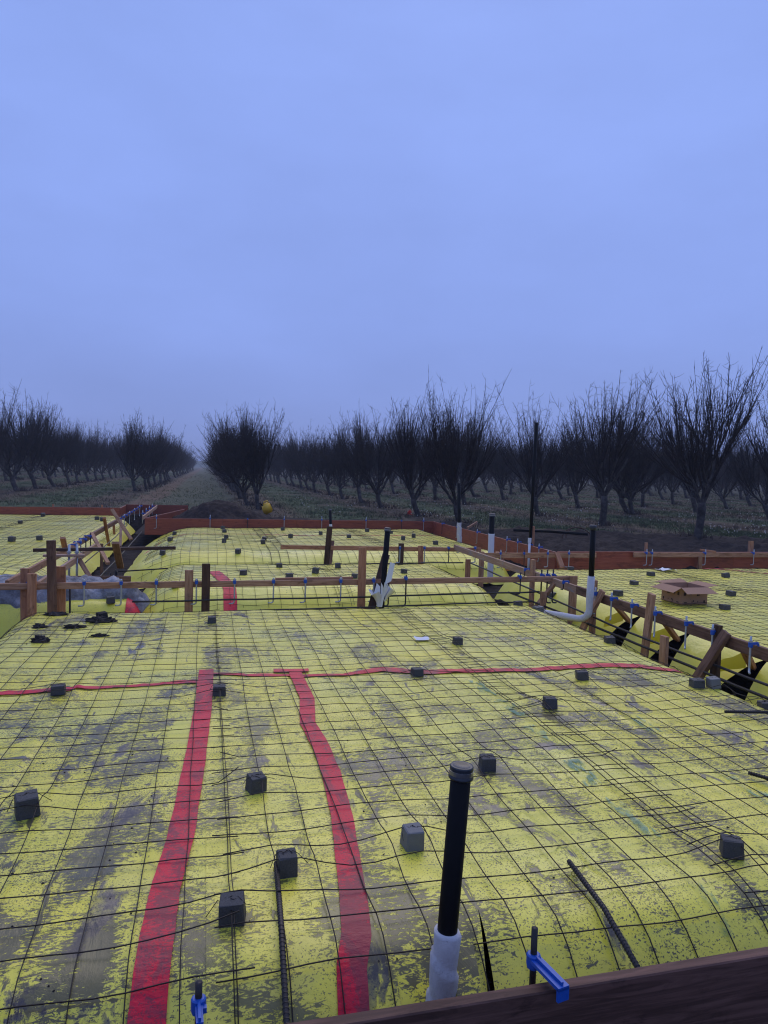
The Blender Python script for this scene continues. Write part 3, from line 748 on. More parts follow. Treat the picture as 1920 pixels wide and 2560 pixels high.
lean((-2.05, 11.6, 0.08), (-2.05, 11.29, 0.37), .075, 'wood_red', 'reddish leaning stake left of the left trench board')
lean((-1.95, 15.67, -0.22), (-1.95, 14.92, 0.41), .06, 'wood_red', 'thin leaning stake half way along the left trench board')
lean((-1.98, 16.79, -0.09), (-1.98, 16.65, 0.14), .05, 'wood_red', 'short thin stake under the far part of the left trench board')
lean((-1.45, 11.55, -0.05), (-1.95, 13.34, 0.25), .06, 'wood', 'long brace leaning from the left trench board into the trench')
lean((-1.5, 15.52, -0.08), (-1.95, 16.09, 0.5), .07, 'wood', 'longest thin brace leaning over the far end of the left trench')
lean((-1.6, 14.52, -0.12), (-1.9, 17.33, 0.2), .05, 'wood_purple', 'upright thin post near the far end of the left trench')
lean((-1.25, 11.39, -0.09), (-1.25, 10.72, 0.36), .10, 'wood', 'broad leaning stake on the far pad side of the left trench')
lean((-1.5, 10.2, -0.07), (-1.68, 10.41, 0.16), .06, 'wood', 'short brace below the splattered board')
stake((-1.75, 13.11, 0.09), 0, -.5, wide=.05, mat='wood_purple', label='thin post standing in the left trench')
# red outer walls
def wall(p0, p1, top, label, n):
    root = empty('form_wall', p0); tag(root, label, 'form wall', 'red outer form walls')
    p0, p1 = Vector(p0), Vector(p1)
    for i in range(n):
        a = p0.lerp(p1, i/n); b = p0.lerp(p1, (i+1)/n)-(p1-p0).normalized()*.004
        off = Vector((0, 0, top-.20+random.uniform(-.006, .006)))
        o = beam('panel', a+off, b+off, .40, .028, UPV, M['red_board'])
        mw = o.matrix_basis.copy(); o.parent = root; o.matrix_basis = Matrix.Translation(-p0) @ mw
    return root
wall((-1.42, 17.86, 0), (5.86, 17.93, 0), .20, 'far red form wall along the back of the far pad', 4)
wall((5.86, 17.90, 0), (5.84, 11.06, 0), .20, 'red form wall running towards the viewer on the right of the far pad', 3)
wall((5.86, 11.05, 0), (13.0, 11.08, 0), .20, 'red form wall across the back of the right pad', 4)
wall((-9.5, 21.2, 0), (-2.42, 21.75, 0), .20, 'red form wall at the back of the left pad', 3)
wall((-2.42, 23.3, 0), (-.55, 23.35, 0), .22, 'short red form wall at the far end of the left trench', 1)
wall((-1.40, 17.9, 0), (-.62, 21.6, 0), .20, 'short red form wall beside the dirt mound', 2)
wall((-2.42, 21.77, 0), (-2.42, 23.28, 0), .20, 'red form return wall at the corner of the left pad', 1)
# rails on the right wall
beam('form_rail', (4.30, 10.86, .160), (6.50, 10.88, .160), .085, .038, UPV, M['wood'], 'left pale rail in front of the right red wall', 'board', GF)
beam('form_rail', (7.30, 10.98, .155), (9.05, 10.98, .155), .085, .038, UPV, M['wood'], 'middle pale rail on the right red wall', 'board', GF)
beam('form_rail', (9.055, 10.98, .155), (12.5, 10.98, .150), .085, .038, UPV, M['wood'], 'rightmost pale rail on the right red wall', 'board', GF)
beam('brace', (5.73, 10.6, -0.02), (5.73, 10.82, 0.21), .085, .038, XV, M['wood_red'], 'pale brace leaning on the left rail of the right wall', 'brace', 'diagonal braces')
stake((8.63, 10.94, 0.12), 0, -.45, mat='wood', wide=.07, label='stake on the right wall between the two long rails')
stake((7.69, 11.2, 0.35), 0, -.2, mat='wood', wide=.05, label='short stake behind the middle of the right red wall')
stake((9.92, 11.2, 0.39), 0, -.2, mat='wood', wide=.10, label='short stake behind the right end of the red wall')
stake((5.95, 12.24, 0.54), 0, -.2, mat='wood_red', wide=.10, label='stake at the foot of the tall black pipe')
beam('brace', (6.0, 15.77, 0.2), (6.5, 16.44, 0.29), .06, .03, UPV, M['wood'], 'pale stick leaning outside the side wall', 'brace', 'diagonal braces')
beam('form_rail', (8.74, 11.1, 0.23), (8.96, 10.95, 0.21), .04, .03, UPV, M['wood_red'], 'thin loose strip on top of the right wall', 'board', GF)
for i, u_ in enumerate((-4.2, -2.9)): stake((u_, 21.75, .28), 0, -.3, wide=.05, mat='wood_red', label=['stake behind the left wall, nearer the frame edge', 'stake behind the left wall, nearer the trench'][i])

# ------------------------------------------------------------------ anchor bolts in blue clips
def bolt(x, y, zc, side, L_=.26, r=.0075, top=.06, dark=False, label='', group='anchor bolts hung on the form boards', hook=None, clip=True, arm=.10, tabdrop=.02, cw=.018):
    """zc: height of the clip; side: unit vector from bolt to board"""
    root = empty('anchor_bolt', (x, y, zc)); tag(root, label, 'anchor bolt', group)
    sx_, sy_ = side; hk = hook or (-sy_, sx_)
    zb = -L_
    pts = [(0, 0, top), (0, 0, 0), (0, 0, zb+.03)]
    for a in (30, 60, 90): pts.append((hk[0]*.025*(1-math.cos(R(a))), hk[1]*.025*(1-math.cos(R(a))), zb+.025-.025*math.sin(R(a))))
    pts.append((hk[0]*.06, hk[1]*.06, zb))
    MB().tube(pts, r, 8).build('rod', M['rebar'] if dark else M['galv'], root, True)
    if not dark: MB().lathe([(r*1.9, .012), (r*1.9, .026)], 6).build('nut', M['galv'], root)
    if clip:
        mb = MB(); mb.lathe([(r*1.9, -.028), (r*2.1, -.02), (r*2.1, .008), (r*1.7, .0115)], 10)
        ang = math.atan2(sy_, sx_); rot = Matrix.Rotation(ang, 3, 'Z')
        mb.box(rot @ Vector((arm*.5, 0, -.002)), (arm, cw, .010), rot)
        mb.box(rot @ Vector((arm*.5, 0, .008)), (arm*.9, .007, .008), rot)
        mb.box(rot @ Vector((arm-.004, 0, -.002-tabdrop/2)), (.008, cw, tabdrop), rot)
        mb.box(rot @ Vector((arm*.25, .012, -.008)), (.014, .014, .014), rot)
        mb.build('clip', M['blue'], root)
    return root
# foreground pair
p = (0.91, 1.75, 0.14); bolt(p[0], p[1], .150, (.20, -.98), .30, .0095, .085, True, 'bolt with a long blue clip on the plank at bottom right', arm=.13, tabdrop=.035, cw=.036)
p = (0.0, 1.77, 0.12); bolt(p[0], p[1]-.0, .150, (.05, -1.0), .26, .009, .05, True, 'bolt in a blue clip cut off by the bottom frame edge', arm=.075)
# first cross board
xs_ = [-1.24, -0.87, -0.51, -0.09, 0.32, 0.75, 1.11, 1.52, 1.91]
for i, x_ in enumerate(xs_):
    bolt(x_, 7.995, .225, (0, 1), .25, .0085, .035, False, f'galvanised bolt in a blue clip on the first cross board, {ordn(i)} from the left', arm=.075)
for i, x_ in enumerate((2.09, 2.3)):
    bolt(x_, 7.995, .250, (0, 1), .33, .009, .03, True, ['black bolt right beside the middle pipe on the first cross board', 'black bolt farther right of the middle pipe on the first cross board'][i], arm=.075)
bolt(3.76, 7.995, .255, (0, 1), .22, .008, .05, True, 'dark bolt on the first cross board above the open trench', arm=.075)
for i, u_ in enumerate((4.11, 4.19, 4.27)):
    bolt(u_, 8.13, .255, (0, -1), .36, .010, .06, True, ['left of three black bolts where the two boards cross', 'middle of three black bolts where the two boards cross', 'right of three black bolts where the two boards cross'][i], hook=(1, 0), arm=.075)
bolt(-1.81, 8.125, .215, (0, -1), .12, .008, .02, False, 'blue clip bolt at the far left of the first cross board', arm=.075)
# right trench board: seen on the trench side
ys_ = [6.91, 6.59, 6.22, 5.84, 5.39, 5.05, 4.62]
for i, y_ in enumerate(ys_):
    bolt(4.145, y_, .235, (1, 0), .22, .0085, .06, False, f'galvanised bolt in a blue clip on the right trench board, {ordn(i)} from the bent pipe', hook=(-.6, -.8), arm=.075)
for i, y_ in enumerate((7.63, 8.69)):
    bolt(4.145, y_, .245, (1, 0), .10, .007, .03, True, ['blue clip left of the bent pipe near the board end', 'blue clip near the crossing of the boards'][i], arm=.075)
# second cross board
for i, x_ in enumerate((3.22, 3.66, 4.1, 4.3, 4.59)):
    bolt(x_, 11.63, .20, (0, 1), .26 if i != 3 else .08, .009, .03, i == 2, f'bolt in a blue clip on the second cross board, {ordn(i)} from the left', arm=.075)
# right wall rails, side wall, far wall
for i, x_ in enumerate((4.71, 5.13, 5.56, 5.95)):
    bolt(x_, 10.80, .21, (.3, .95), .24, .008, .05, i == 1, f'blue clip bolt on the left rail of the right wall, {ordn(i)} from the left', arm=.075)
for i, x_ in enumerate((7.52, 7.63, 8.72, 9.75)):
    bolt(x_, 10.92, .20, (0, 1), .22, .0075, .06, False, f'bolt on the long rail of the right wall, {ordn(i)} from the left', arm=.075)
for i, y_ in enumerate((17.0, 15.9, 14.6, 13.9, 13.0, 12.5, 12.0, 11.6)):
    bolt(5.79, y_, .22, (1, 0), .26, .008, .06, i % 3 == 0, f'bolt hung on the side red wall, {ordn(i)} from the far corner', arm=.075)
for i, x_ in enumerate((-1.15, .1, 1.0, 1.9, 2.85, 4.0, 4.95, 5.55)):
    bolt(x_, 17.80, .22, (0, 1), .26, .008, .08, i % 4 == 2, f'bolt hung on the far red wall, {ordn(i)} from the left', arm=.075)
# left trench boards
for i, y_ in enumerate((11.7, 12.1, 12.6, 13.1)):
    bolt(-1.93, y_, .225, (-1, 0), .24, .010, .05, i > 1, f'blue clip bolt on the left trench board behind the batten, {ordn(i)} from the viewer', arm=.11)
for i, y_ in enumerate((17.3, 17.9, 18.5, 19.1, 19.7, 20.4, 21.1, 21.9, 22.6)):
    bolt(-1.89, y_, .225, (-1, 0), .26, .010, .06, i % 2 == 0, f'bolt in the crowded far stretch of blue clips, {ordn(i)} from the viewer', arm=.075)
for i, y_ in enumerate((19.2, 20.3, 21.4, 22.5)):
    bolt(-1.58, y_, .225, (1, 0), .26, .010, .07, False, f'blue clip bolt on the far board right of the left trench, {ordn(i)} from the viewer', arm=.075)
for i, x_ in enumerate((-1.80, -1.70)):
    o = empty('hold_down_rod', (x_, 10.37, -.35)); tag(o, ['left of two thick grey rods through the bridging plate', 'right of two thick grey rods through the bridging plate'][i], 'threaded rod', 'hold down rods')
    MB().tube([(0, 0, 0), (0, 0, .72)], .016, 8).build('rod', M['galv'], o, True); MB().lathe([(.03, .60), (.03, .63)], 6).build('nut', M['galv'], o)

# ------------------------------------------------------------------ reinforcing bars
def rebar(pts, r, label, ties=()):
    P = [Vector(p) for p in pts]; q = []
    for i in range(len(P)-1):
        n = max(1, int((P[i+1]-P[i]).length/.25))
        for j in range(n): q.append(P[i].lerp(P[i+1], j/n))
    q.append(P[-1]); root = empty('reinforcing_bar', q[0]); o0 = q[0]
    tag(root, label, 'rebar', 'reinforcing bars')
    q = [p-o0+Vector((.006*nz3(p.x*2, p.y*2, 4), .006*nz3(p.x*2, p.y*2, 8), .008*nz3(p.x*2, p.y*2, 12))) for p in q]
    MB().tube(q, r, 6).build('bar', M['rebar'], root, True)
    Ln = (P[1]-P[0]).length
    if r >= .008 and Ln < 2:   # ribs
        mb = MB(); d_ = (q[-1]-q[0]); n = int(d_.length/.012)
        for i in range(1, n):
            p = q[0]+d_*(i/n); t_ = d_.normalized()
            k = i/n*(len(q)-1); a = q[int(k)].lerp(q[min(int(k)+1, len(q)-1)], k-int(k))
            mb.tube([a-t_*.0015, a+t_*.0015], r*1.14, 6)
        mb.build('ribs', M['rebar'], root)
    for s in ties:
        p = q[0].lerp(q[-1], s); mb = MB(); d_ = (q[-1]-q[0]).normalized(); a = d_.orthogonal().normalized(); b = d_.cross(a)
        mb.tube([p+(a*math.cos(w)+b*math.sin(w))*(r+.003)+d_*w*.002 for w in np.linspace(0, 11, 20)], .0016, 4)
        mb.tube([p+b*r, p+b*(r+.03)+a*.02], .0016, 4); mb.build('tie_wire', M['tie'], root)
    return root
def onsurf(p, dz=.03, k='near'): return (p[0], p[1], hpad(k, p[0], p[1])+und(p[0], p[1])+dz)
a = (0.27, 2.57, 0.03); b = (0.24, 1.83, 0.0)
rebar([onsurf(a, .035), onsurf((.25, 2.2), .03), (.235, 1.86, -.07), (.228, 1.72, -.22)], .0095, 'short rebar between the red tapes at bottom centre', (.02, .72))
a = (1.37, 2.38, 0.03)
rebar([onsurf(a, .03), onsurf((1.36, 2.12), .03), (1.35, 1.88, -.05), (1.34, 1.72, -.2)], .0095, 'short rebar running down to the plank at bottom right', (.06, .6))
rebar([onsurf((3.23, 3.79, 0.03), .03), onsurf((3.62, 3.66), .05)], .010, 'black rebar stub at the right edge below the big block')
rebar([onsurf((2.69, 2.96, 0.03), .03), onsurf((2.80, 2.78), .03)], .010, 'black rebar end at the lower right frame edge', (.5,))
rebar([(-.75, 7.95, .02), (1.6, 7.95, .035), (4.0, 7.95, .07)], .011, 'long black rebar along the first cross trench')
rebar([(-.4, 7.88, -.10), (3.9, 7.9, -.04)], .010, 'second rebar lower in the first cross trench')
rebar([(-1.31, 11.5, -.17), (-.05, 11.5, -.09), (2, 11.5, -.07), (4.32, 11.5, -.04)], .011, 'long black rebar along the second cross trench')
rebar([(4.14, 10.68, .06), (4.14, 8.25, .0), (4.14, 6.28, -.05), (4.14, 4.37, -.03), (4.14, 2.6, -.03)], .012, 'upper long rebar along the right trench')
rebar([(4.06, 9.0, -.12), (4.06, 7.3, -.10), (4.06, 5.2, -.10), (4.06, 3.0, -.10)], .012, 'lower long rebar hugging the right edge of the near pad')
rebar([(4.12, 7.5, -.26), (4.12, 3.0, -.24)], .012, 'third rebar deep in the right trench')
rebar([(-1.62, 10.2, -.30), (-1.55, 14, -.24), (-1.55, 18.6, -.2)], .011, 'bent rebar deep in the left trench')
rebar([(-1.85, 12.0, -.1), (-1.75, 15.0, .02), (-1.80, 17.6, .04)], .010, 'rebar loop lying on the left side of the left trench')
for i, p in enumerate(((-1.15, 9.9, 0.09), (-1.13, 9.9, 0.07), (-1.21, 9.9, 0.05), (-2.29, 9.9, 0.11), (-1.45, 8.4, 0.1))):
    rebar([(p[0], p[1], -.45), (p[0], p[1], p[2])], .011, ['left one of the paired rebar stubs beside the concrete', 'right one of the paired rebar stubs beside the concrete', 'short rebar stub left of the pair beside the concrete', 'rebar stub at the far left before the left pad', 'rebar stub standing in the wet concrete'][i])

# ------------------------------------------------------------------ pipes
def pipe(base, top, r, label, cap=True, wrap=None, group='vent and drain pipes', wrapmat='wrap', ragged=False):
    base, top = Vector(base), Vector(top); d_ = top-base; L_ = d_.length; t_ = d_.normalized()
    root = empty('standing_pipe', base); tag(root, label, 'pipe', group)
    rotm = t_.to_track_quat('Z', 'Y').to_matrix()
    mb = MB(); mb.lathe([(r, 0), (r, L_*.5), (r, L_-.002), (r*.9, L_)], 24, rotm); mb.build('pipe', M['abs'], root, True)
    if cap:
        c = MB(); R_ = r*1.16
        c.lathe([(r*1.04, L_-1.15*r), (r*1.22, L_-1.10*r), (r*1.24, L_-.95*r), (R_, L_-.85*r), (R_, L_-.05*r), (R_*.99, L_+.10*r), (R_*.94, L_+.16*r), (R_*.72, L_+.13*r), (R_*.55, L_+.02*r), (.001, L_+.0*r)], 28, rotm)
        co_ = c.build('cap', M['rubber'], root, True)
        k = MB(); k.lathe([(R_*1.005, L_-.72*r), (R_*1.03, L_-.71*r), (R_*1.03, L_-.30*r), (R_*1.005, L_-.29*r)], 28, rotm)
        k.box(rotm @ Vector((R_*1.12, R_*.1, L_-.5*r)), (r*.28, r*.5, r*.42), rotm)
        k.tube([rotm @ Vector((R_*1.12, -R_*.25, L_-.5*r)), rotm @ Vector((R_*1.12, R_*.5, L_-.5*r))], r*.13, 8)
        k.build('clamp', M['steel'], co_)
    if wrap:
        z0, z1 = wrap; w = MB(); prof = []
        n = max(5, int((z1-z0)/.011))
        v = []; f = []; N_ = 24
        for i in range(n+1):
            z = z0+(z1-z0)*i/n
            for q in range(N_):
                an = 2*math.pi*q/N_
                lay = .30*((i/n*3.4+an/6.3) % 1.0) if wrapmat == 'wrap' else 0
                rr = r*(1.14+.32*(1-i/n)*(wrapmat == 'wrap')+lay+.05*nz3(math.cos(an)*2, math.sin(an)*2, z*25)*(wrapmat == 'wrap'))
                zz_ = z+(.03*nz3(math.cos(an)*3, math.sin(an)*3, 3) if ragged and i == n else 0)
                v.append(rotm @ Vector((rr*math.cos(an), rr*math.sin(an), zz_)))
        for i in range(n):
            for q in range(N_): f.append((i*N_+q, i*N_+(q+1) % N_, (i+1)*N_+(q+1) % N_, (i+1)*N_+q))
        f.append(tuple(range(n*N_, (n+1)*N_)))
        link('wrap', mesh('wrap', v, f, M[wrapmat], True), root)
    return root
pipe((.690, 1.945, -.5), (.752, 1.95, .625), .0305, 'nearest black pipe with a rubber cap and white foam wrap at its foot', True, (.20, .625))
p2 = pipe((1.96, 7.86, -.42), (2.02, 7.85, .845), .032, 'capped black pipe in mid frame with torn white wrap at its base', True)
mb = MB()
for s, (a0, a1, hh, fl) in enumerate(((2.2, 4.6, .17, .09), (4.5, 6.0, .26, .05), (5.6, 7.9, .20, .10))):
    n = 8; b0 = len(mb.v)
    for i in range(n+1):
        a_ = a0+(a1-a0)*i/n
        for j in range(4):
            q = j/3; rr = .038+fl*q*q*(1+.3*math.sin(i*1.7))
            mb.v.append((math.cos(a_)*rr, math.sin(a_)*rr, .36+hh*q*(1+.15*math.sin(i*2.1+s))))
    for i in range(n):
        for j in range(3): mb.f.append((b0+i*4+j, b0+(i+1)*4+j, b0+(i+1)*4+j+1, b0+i*4+j+1))
mb.build('torn_wrap', M['paper'], p2, True)
mb = MB(); mb.add([(.03, -.06, .62), (.11, -.05, .66), (.15, -.04, .86), (.09, -.05, .88), (-.02, -.055, .60), (-.06, -.05, .64), (-.09, -.05, .52), (-.02, -.06, .48)], [(0, 1, 2, 3), (4, 5, 6, 7)])
mb.build('torn_wrap', M['paper'], p2)
pipe((3.06, 17.55, -.3), (3.02, 17.6, .50), .034, 'small capped pipe standing before the far red wall', True, (.20, .42), wrapmat='pvc')
pipe((5.40, 14.6, -.3), (5.32, 14.6, 1.28), .036, 'tall black pipe with a white base at the side red wall', False, (.05, .72))
pipe((4.98, 11.85, -.45), (4.97, 11.85, 0.79), .048, 'thick short pipe, black above and white below, right of the far pad', True, (.0, .88), wrapmat='pvc')
pt = (5.93, 12.2, 2.48); pb = (5.92, 12.2, 0.3)
pipe((pb[0]-.02, 12.2, pb[2]-.45), pt, .032, 'tallest black pipe, rising against the trees', False)
q = (5.65, 11.7, -0.14); qt = (5.63, 11.7, 0.37)
o = empty('thin_pipe', q); tag(o, 'thin white pipe beside the tallest black pipe', 'pipe', 'vent and drain pipes')
MB().tube([(0, 0, -.2), (0, 0, qt[2]-q[2])], .022, 12).build('pipe', M['pvc'], o, True); MB().lathe([(.032, qt[2]-q[2]-.08), (.032, qt[2]-q[2])], 12).build('coupling', M['pvc'], o)
# bent pipe
t7 = Vector((4.05, 6.86, 0.98)); m7 = Vector((4.05, 6.85, 0.41))
root = empty('bent_pipe', (4.05, 6.86, -.1)); tag(root, 'black pipe with a white wrapped elbow turning into the near pad', 'pipe', 'vent and drain pipes')
r0 = root.location
MB().tube([t7-r0, m7-r0-Vector((0, 0, .05))], .030, 20).build('pipe', M['abs'], root, True)
cap7 = MB().lathe([(.032, -.05), (.036, -.045), (.036, -.002), (.032, .004)], 20, None); co_ = cap7.build('cap', M['rubber'], root, True, tuple(t7-r0))
pts = [m7-r0+Vector((0, 0, .02)), Vector((0, 0, .30)), Vector((0, 0, .16))]
for a in (15, 30, 45, 60, 75, 90): pts.append(Vector((-.06*(1-math.cos(R(a)))*1.2, .12*(1-math.cos(R(a))), .16-.12*math.sin(R(a)))))
pts += [Vector((-.14, .30, .03)), Vector((-.25, .56, .02)), Vector((-.34, .72, -.03))]
mb = MB(); mb.tube(pts, [.038+.003*math.sin(i*2.3) for i in range(len(pts))], 20); mb.build('wrap', M['wrap'], root, True)
# black pipe and hoop lying on the soil
o = empty('lying_pipe', (8.08, 16.71, -0.02)); tag(o, 'long black pipe lying on the dark soil behind the right wall', 'pipe', 'vent and drain pipes')
a = Vector((7.44, 16.33, 0.02))-o.location; b = Vector((8.91, 15.32, 0.02))-o.location
MB().tube([a+Vector((0, 0, .10)), a.lerp(b, .5)+Vector((0, 0, .12)), b+Vector((0, 0, .10))], .036, 14).build('pipe', M['abs'], o, True)
hc = Vector((9.02, 15.99, 0.0))
for i, (dx, rr, tilt) in enumerate(((0, .42, .0), (.12, .36, .2))):
    o = empty('hose_hoop', hc+Vector((dx, .1*i, -.1))); tag(o, ['larger brown hoop of hose standing on the soil', 'smaller brown hoop of hose standing on the soil'][i], 'hose', 'hoops of hose')
    MB().tube([(rr*math.cos(w), .1*math.sin(w)+tilt*.2, .30*math.sin(w)+.02) for w in np.linspace(-.2, 3.34, 18)], .014, 6).build('hose', M['wood_dark'], o, True)

# ------------------------------------------------------------------ cardboard box
bx = Vector((5.62, 7.36, 0)); c1 = Vector((5.53, 7.68, 0.0)); c2 = Vector((5.54, 7.32, 0.0)); c3 = Vector((5.85, 7.48, 0.0))
ux = (c1-c2); uy = (c3-c2); lx = ux.length; ly = uy.length*1.06
ax = ux.normalized(); ay = Vector((-ax.y, ax.x, 0)); 
if ay.dot(uy) < 0: ay = -ay
hb = .205
box = empty('cardboard_box', (c2.x, c2.y, surf(c2.x, c2.y)+.012)); tag(box, 'open cardboard box with spread flaps and printed windows on the right pad', 'box')
def P3(a, b, z): return ax*a+ay*b+Vector((0, 0, z))
def panel(name, q, mat, th=.004, par=None):
    A, B, C, D_ = q; n = (B-A).cross(D_-A).normalized()*th
    return MB().add([A, B, C, D_, A+n, B+n, C+n, D_+n], [(3,2,1,0), (4,5,6,7), (0,1,5,4), (1,2,6,5), (2,3,7,6), (3,0,4,7)]).build(name, mat, par or box)
w1 = panel('side', [P3(0, 0, 0), P3(lx, 0, 0), P3(lx, 0, hb), P3(0, 0, hb)], M['card'], -.004)
w2 = panel('side', [P3(0, 0, 0), P3(0, ly, 0), P3(0, ly, hb), P3(0, 0, hb)], M['card'])
panel('side', [P3(lx, 0, 0), P3(lx, ly, 0), P3(lx, ly, hb), P3(lx, 0, hb)], M['card'], -.004)
panel('side', [P3(0, ly, 0), P3(lx, ly, 0), P3(lx, ly, hb), P3(0, ly, hb)], M['card'])
panel('bottom', [P3(0, 0, .002), P3(lx, 0, .002), P3(lx, ly, .002), P3(0, ly, .002)], M['card'])
fl = .19; dz = -.055
panel('flap', [P3(-.005, 0, hb), P3(lx+.005, 0, hb), P3(lx+.05, -fl*.7, hb+dz), P3(-.02, -fl*.7, hb+dz)], M['card'], -.004)
panel('flap', [P3(0, -.005, hb), P3(0, ly+.005, hb), P3(-fl*.75, ly+.03, hb+dz), P3(-fl*.75, -.03, hb+dz)], M['card'])
panel('flap', [P3(lx, 0, hb), P3(lx, ly, hb), P3(lx+fl*.8, ly+.02, hb+.03), P3(lx+fl*.8, 0, hb+.0)], M['card'], -.004)
panel('flap', [P3(0, ly, hb), P3(lx, ly, hb), P3(lx, ly+fl*.8, hb+.02), P3(0, ly+fl*.8, hb+.02)], M['card'])
def printmark(face, a, b, w, h_):
    if face == 1: q = [P3(a, -.0058, b), P3(a+w, -.0058, b), P3(a+w, -.0058, b+h_), P3(a, -.0058, b+h_)]; n = -ay; par = w1
    else: q = [P3(-.0058, a, b), P3(-.0058, a+w, b), P3(-.0058, a+w, b+h_), P3(-.0058, a, b+h_)]; n = -ax; par = w2
    MB().add(q, [(0, 1, 2, 3)]).build('printed_mark', M['ink'], par)
for (f_, L_) in ((1, lx), (2, ly)):
    for (a, b, w, h_) in ((.08, .14, .035, .065), (.13, .14, .035, .065), (.30, .15, .03, .05), (.345, .15, .03, .05), (.58, .13, .04, .08), (.64, .13, .04, .08), (.85, .02, .05, .05), (.10, .02, .09, .02), (.40, .02, .02, .05), (.45, .04, .03, .03), (.80, .16, .05, .04), (.62, .03, .02, .03)):
        printmark(f_, a*L_, b*.76, w*L_*1.25, h_*.62)

# ------------------------------------------------------------------ small loose things
def blob(name, loc, sx_, sy_, sz, mat, label, cat, seed=0, group=None, n=4):
    bm = bmesh.new(); bmesh.ops.create_icosphere(bm, subdivisions=n, radius=1)
    for v in bm.verts:
        k = 1+.55*noise.fractal(v.co*2.6+Vector((seed*3.1, 0, 0)), 1, 2, 4)
        v.co = Vector((v.co.x*sx_*k, v.co.y*sy_*k, max(-.15, v.co.z)*sz*k))
    me = bpy.data.meshes.new(name); bm.to_mesh(me); bm.free(); me.materials.append(mat)
    o = link(name, me, None, loc); tag(o, label, cat, group); return o
CL = [((-0.936, 7.018, -0.0), .22, .10, .05, 'widest flat mud clod beside the mud-caked block'), ((-1.434, 6.859, -0.0), .10, .06, .03, 'small mud clod in the middle of the upper left clods'), ((-1.139, 6.826, -0.0), .16, .06, .03, 'long mud clod right of the small one at upper left'),
      ((-1.313, 6.281, -0.0), .12, .08, .05, 'mud clod nearest to the viewer among those at upper left'), ((-0.879, 6.487, -0.0), .12, .05, .025, 'mud clod below the mud-caked block'), ((-1.399, 7.377, -0.001), .20, .08, .03, 'mud clod at the far left corner of the near pad'), ((-2.039, 8.486, -0.283), .20, .10, .04, 'mud clod at the left frame edge')]
for i, (p, a, b, c_, lab) in enumerate(CL):
    blob('mud_clod', (p[0], p[1], surf(p[0], p[1])+.002), a*.55, b*.55, c_*.9, M['mud'], lab, 'mud clod', i, 'mud clods on the near pad')
def scrap(loc, s, label, mat='paper', seed=1):
    v = []; f = []
    for j in range(5):
        for i in range(5):
            v.append(((i/4-.5)*s*1.3, (j/4-.5)*s, .02+.35*s*max(0, nz3(i*.6, j*.6, seed))+.1*s*nz3(i*1.3, j*1.3, seed)))
    for j in range(4):
        for i in range(4): f.append((j*5+i, j*5+i+1, j*5+i+6, j*5+i+5))
    tag(link('paper_scrap', mesh('paper_scrap', v, f, M[mat], True), None, loc), label, 'scrap', 'loose scraps')
p = (1.879, 5.96, -0.001); scrap((p[0], p[1], surf(p[0], p[1])), .10, 'scrap of white paper on the near pad')
p = (7.313, 10.076, -0.0); scrap((p[0], p[1], surf(p[0], p[1])), .22, 'crumpled white scrap near the right red wall', seed=4)
p = (7.1, 24.49, 0.0); blob('red_cup', (p[0], p[1], GZ+.08), .07, .07, .12, M['redbit'], 'small red thing lying in the grass beyond the far wall', 'red object', 5)
# yellow jug
jp = (2.07, 24.15, -0.05); jug = empty('fuel_can', (jp[0]-.02, jp[1], GZ+.06)); jug.scale = (.72, .72, .72); jug.rotation_euler = (0.1, R(-24), .3); tag(jug, 'tilted yellow fuel can standing on the soil behind the far wall', 'fuel can')
bm = bmesh.new(); bmesh.ops.create_cube(bm, size=1)
for v in bm.verts: v.co = Vector((v.co.x*.46*(.82 if v.co.z > 0 else 1), v.co.y*.30*(.85 if v.co.z > 0 else 1), (v.co.z+.5)*.50))
bmesh.ops.bevel(bm, geom=bm.edges[:], offset=.07, segments=3, affect='EDGES')
me = bpy.data.meshes.new('body'); bm.to_mesh(me); bm.free(); me.materials.append(M['jug']); me.polygons.foreach_set('use_smooth', [True]*len(me.polygons)); link('body', me, jug)
MB().tube([(.17, 0, .44), (.14, 0, .58), (-.02, 0, .60), (-.08, 0, .49)], .025, 8).build('handle', M['jug'], jug, True)
MB().tube([(-.15, 0, .46), (-.19, 0, .56), (-.26, 0, .62)], [.04, .035, .02], 8).build('spout', M['abs'], jug, True)
# spoil heap
def heap(x, y):
    cx, cy = .28, 20.15
    a = math.hypot((x-cx)/(1.55+.35*nz3(math.atan2(y-cy, x-cx)*1.2, 1, 1)), (y-cy)/1.30)
    z = .78*max(0, 1-a**1.25)*(1+.10*nz3(x*1.1, y*1.1, 2))
    tail = .30*math.exp(-((x-2.1)/.9)**2-((y-20.1)/.55)**2)
    return GZ-.12+z+tail+(.10*fbm(x*1.7, y*1.7, 3, 5)+.06*abs(fbm(x*4.5, y*4.5, 5, 4))+.025*nz3(x*11, y*11, 2))*min(1, 2.5*(z+tail))
o = grid_sheet('dirt_mound', [float(k) for k in np.arange(-1.7, 3.6, .045)], [float(k) for k in np.arange(18.2, 21.8, .045)], heap, M['mound'])
tag(o, 'dark mound of dug soil behind the far red wall', 'dirt mound')
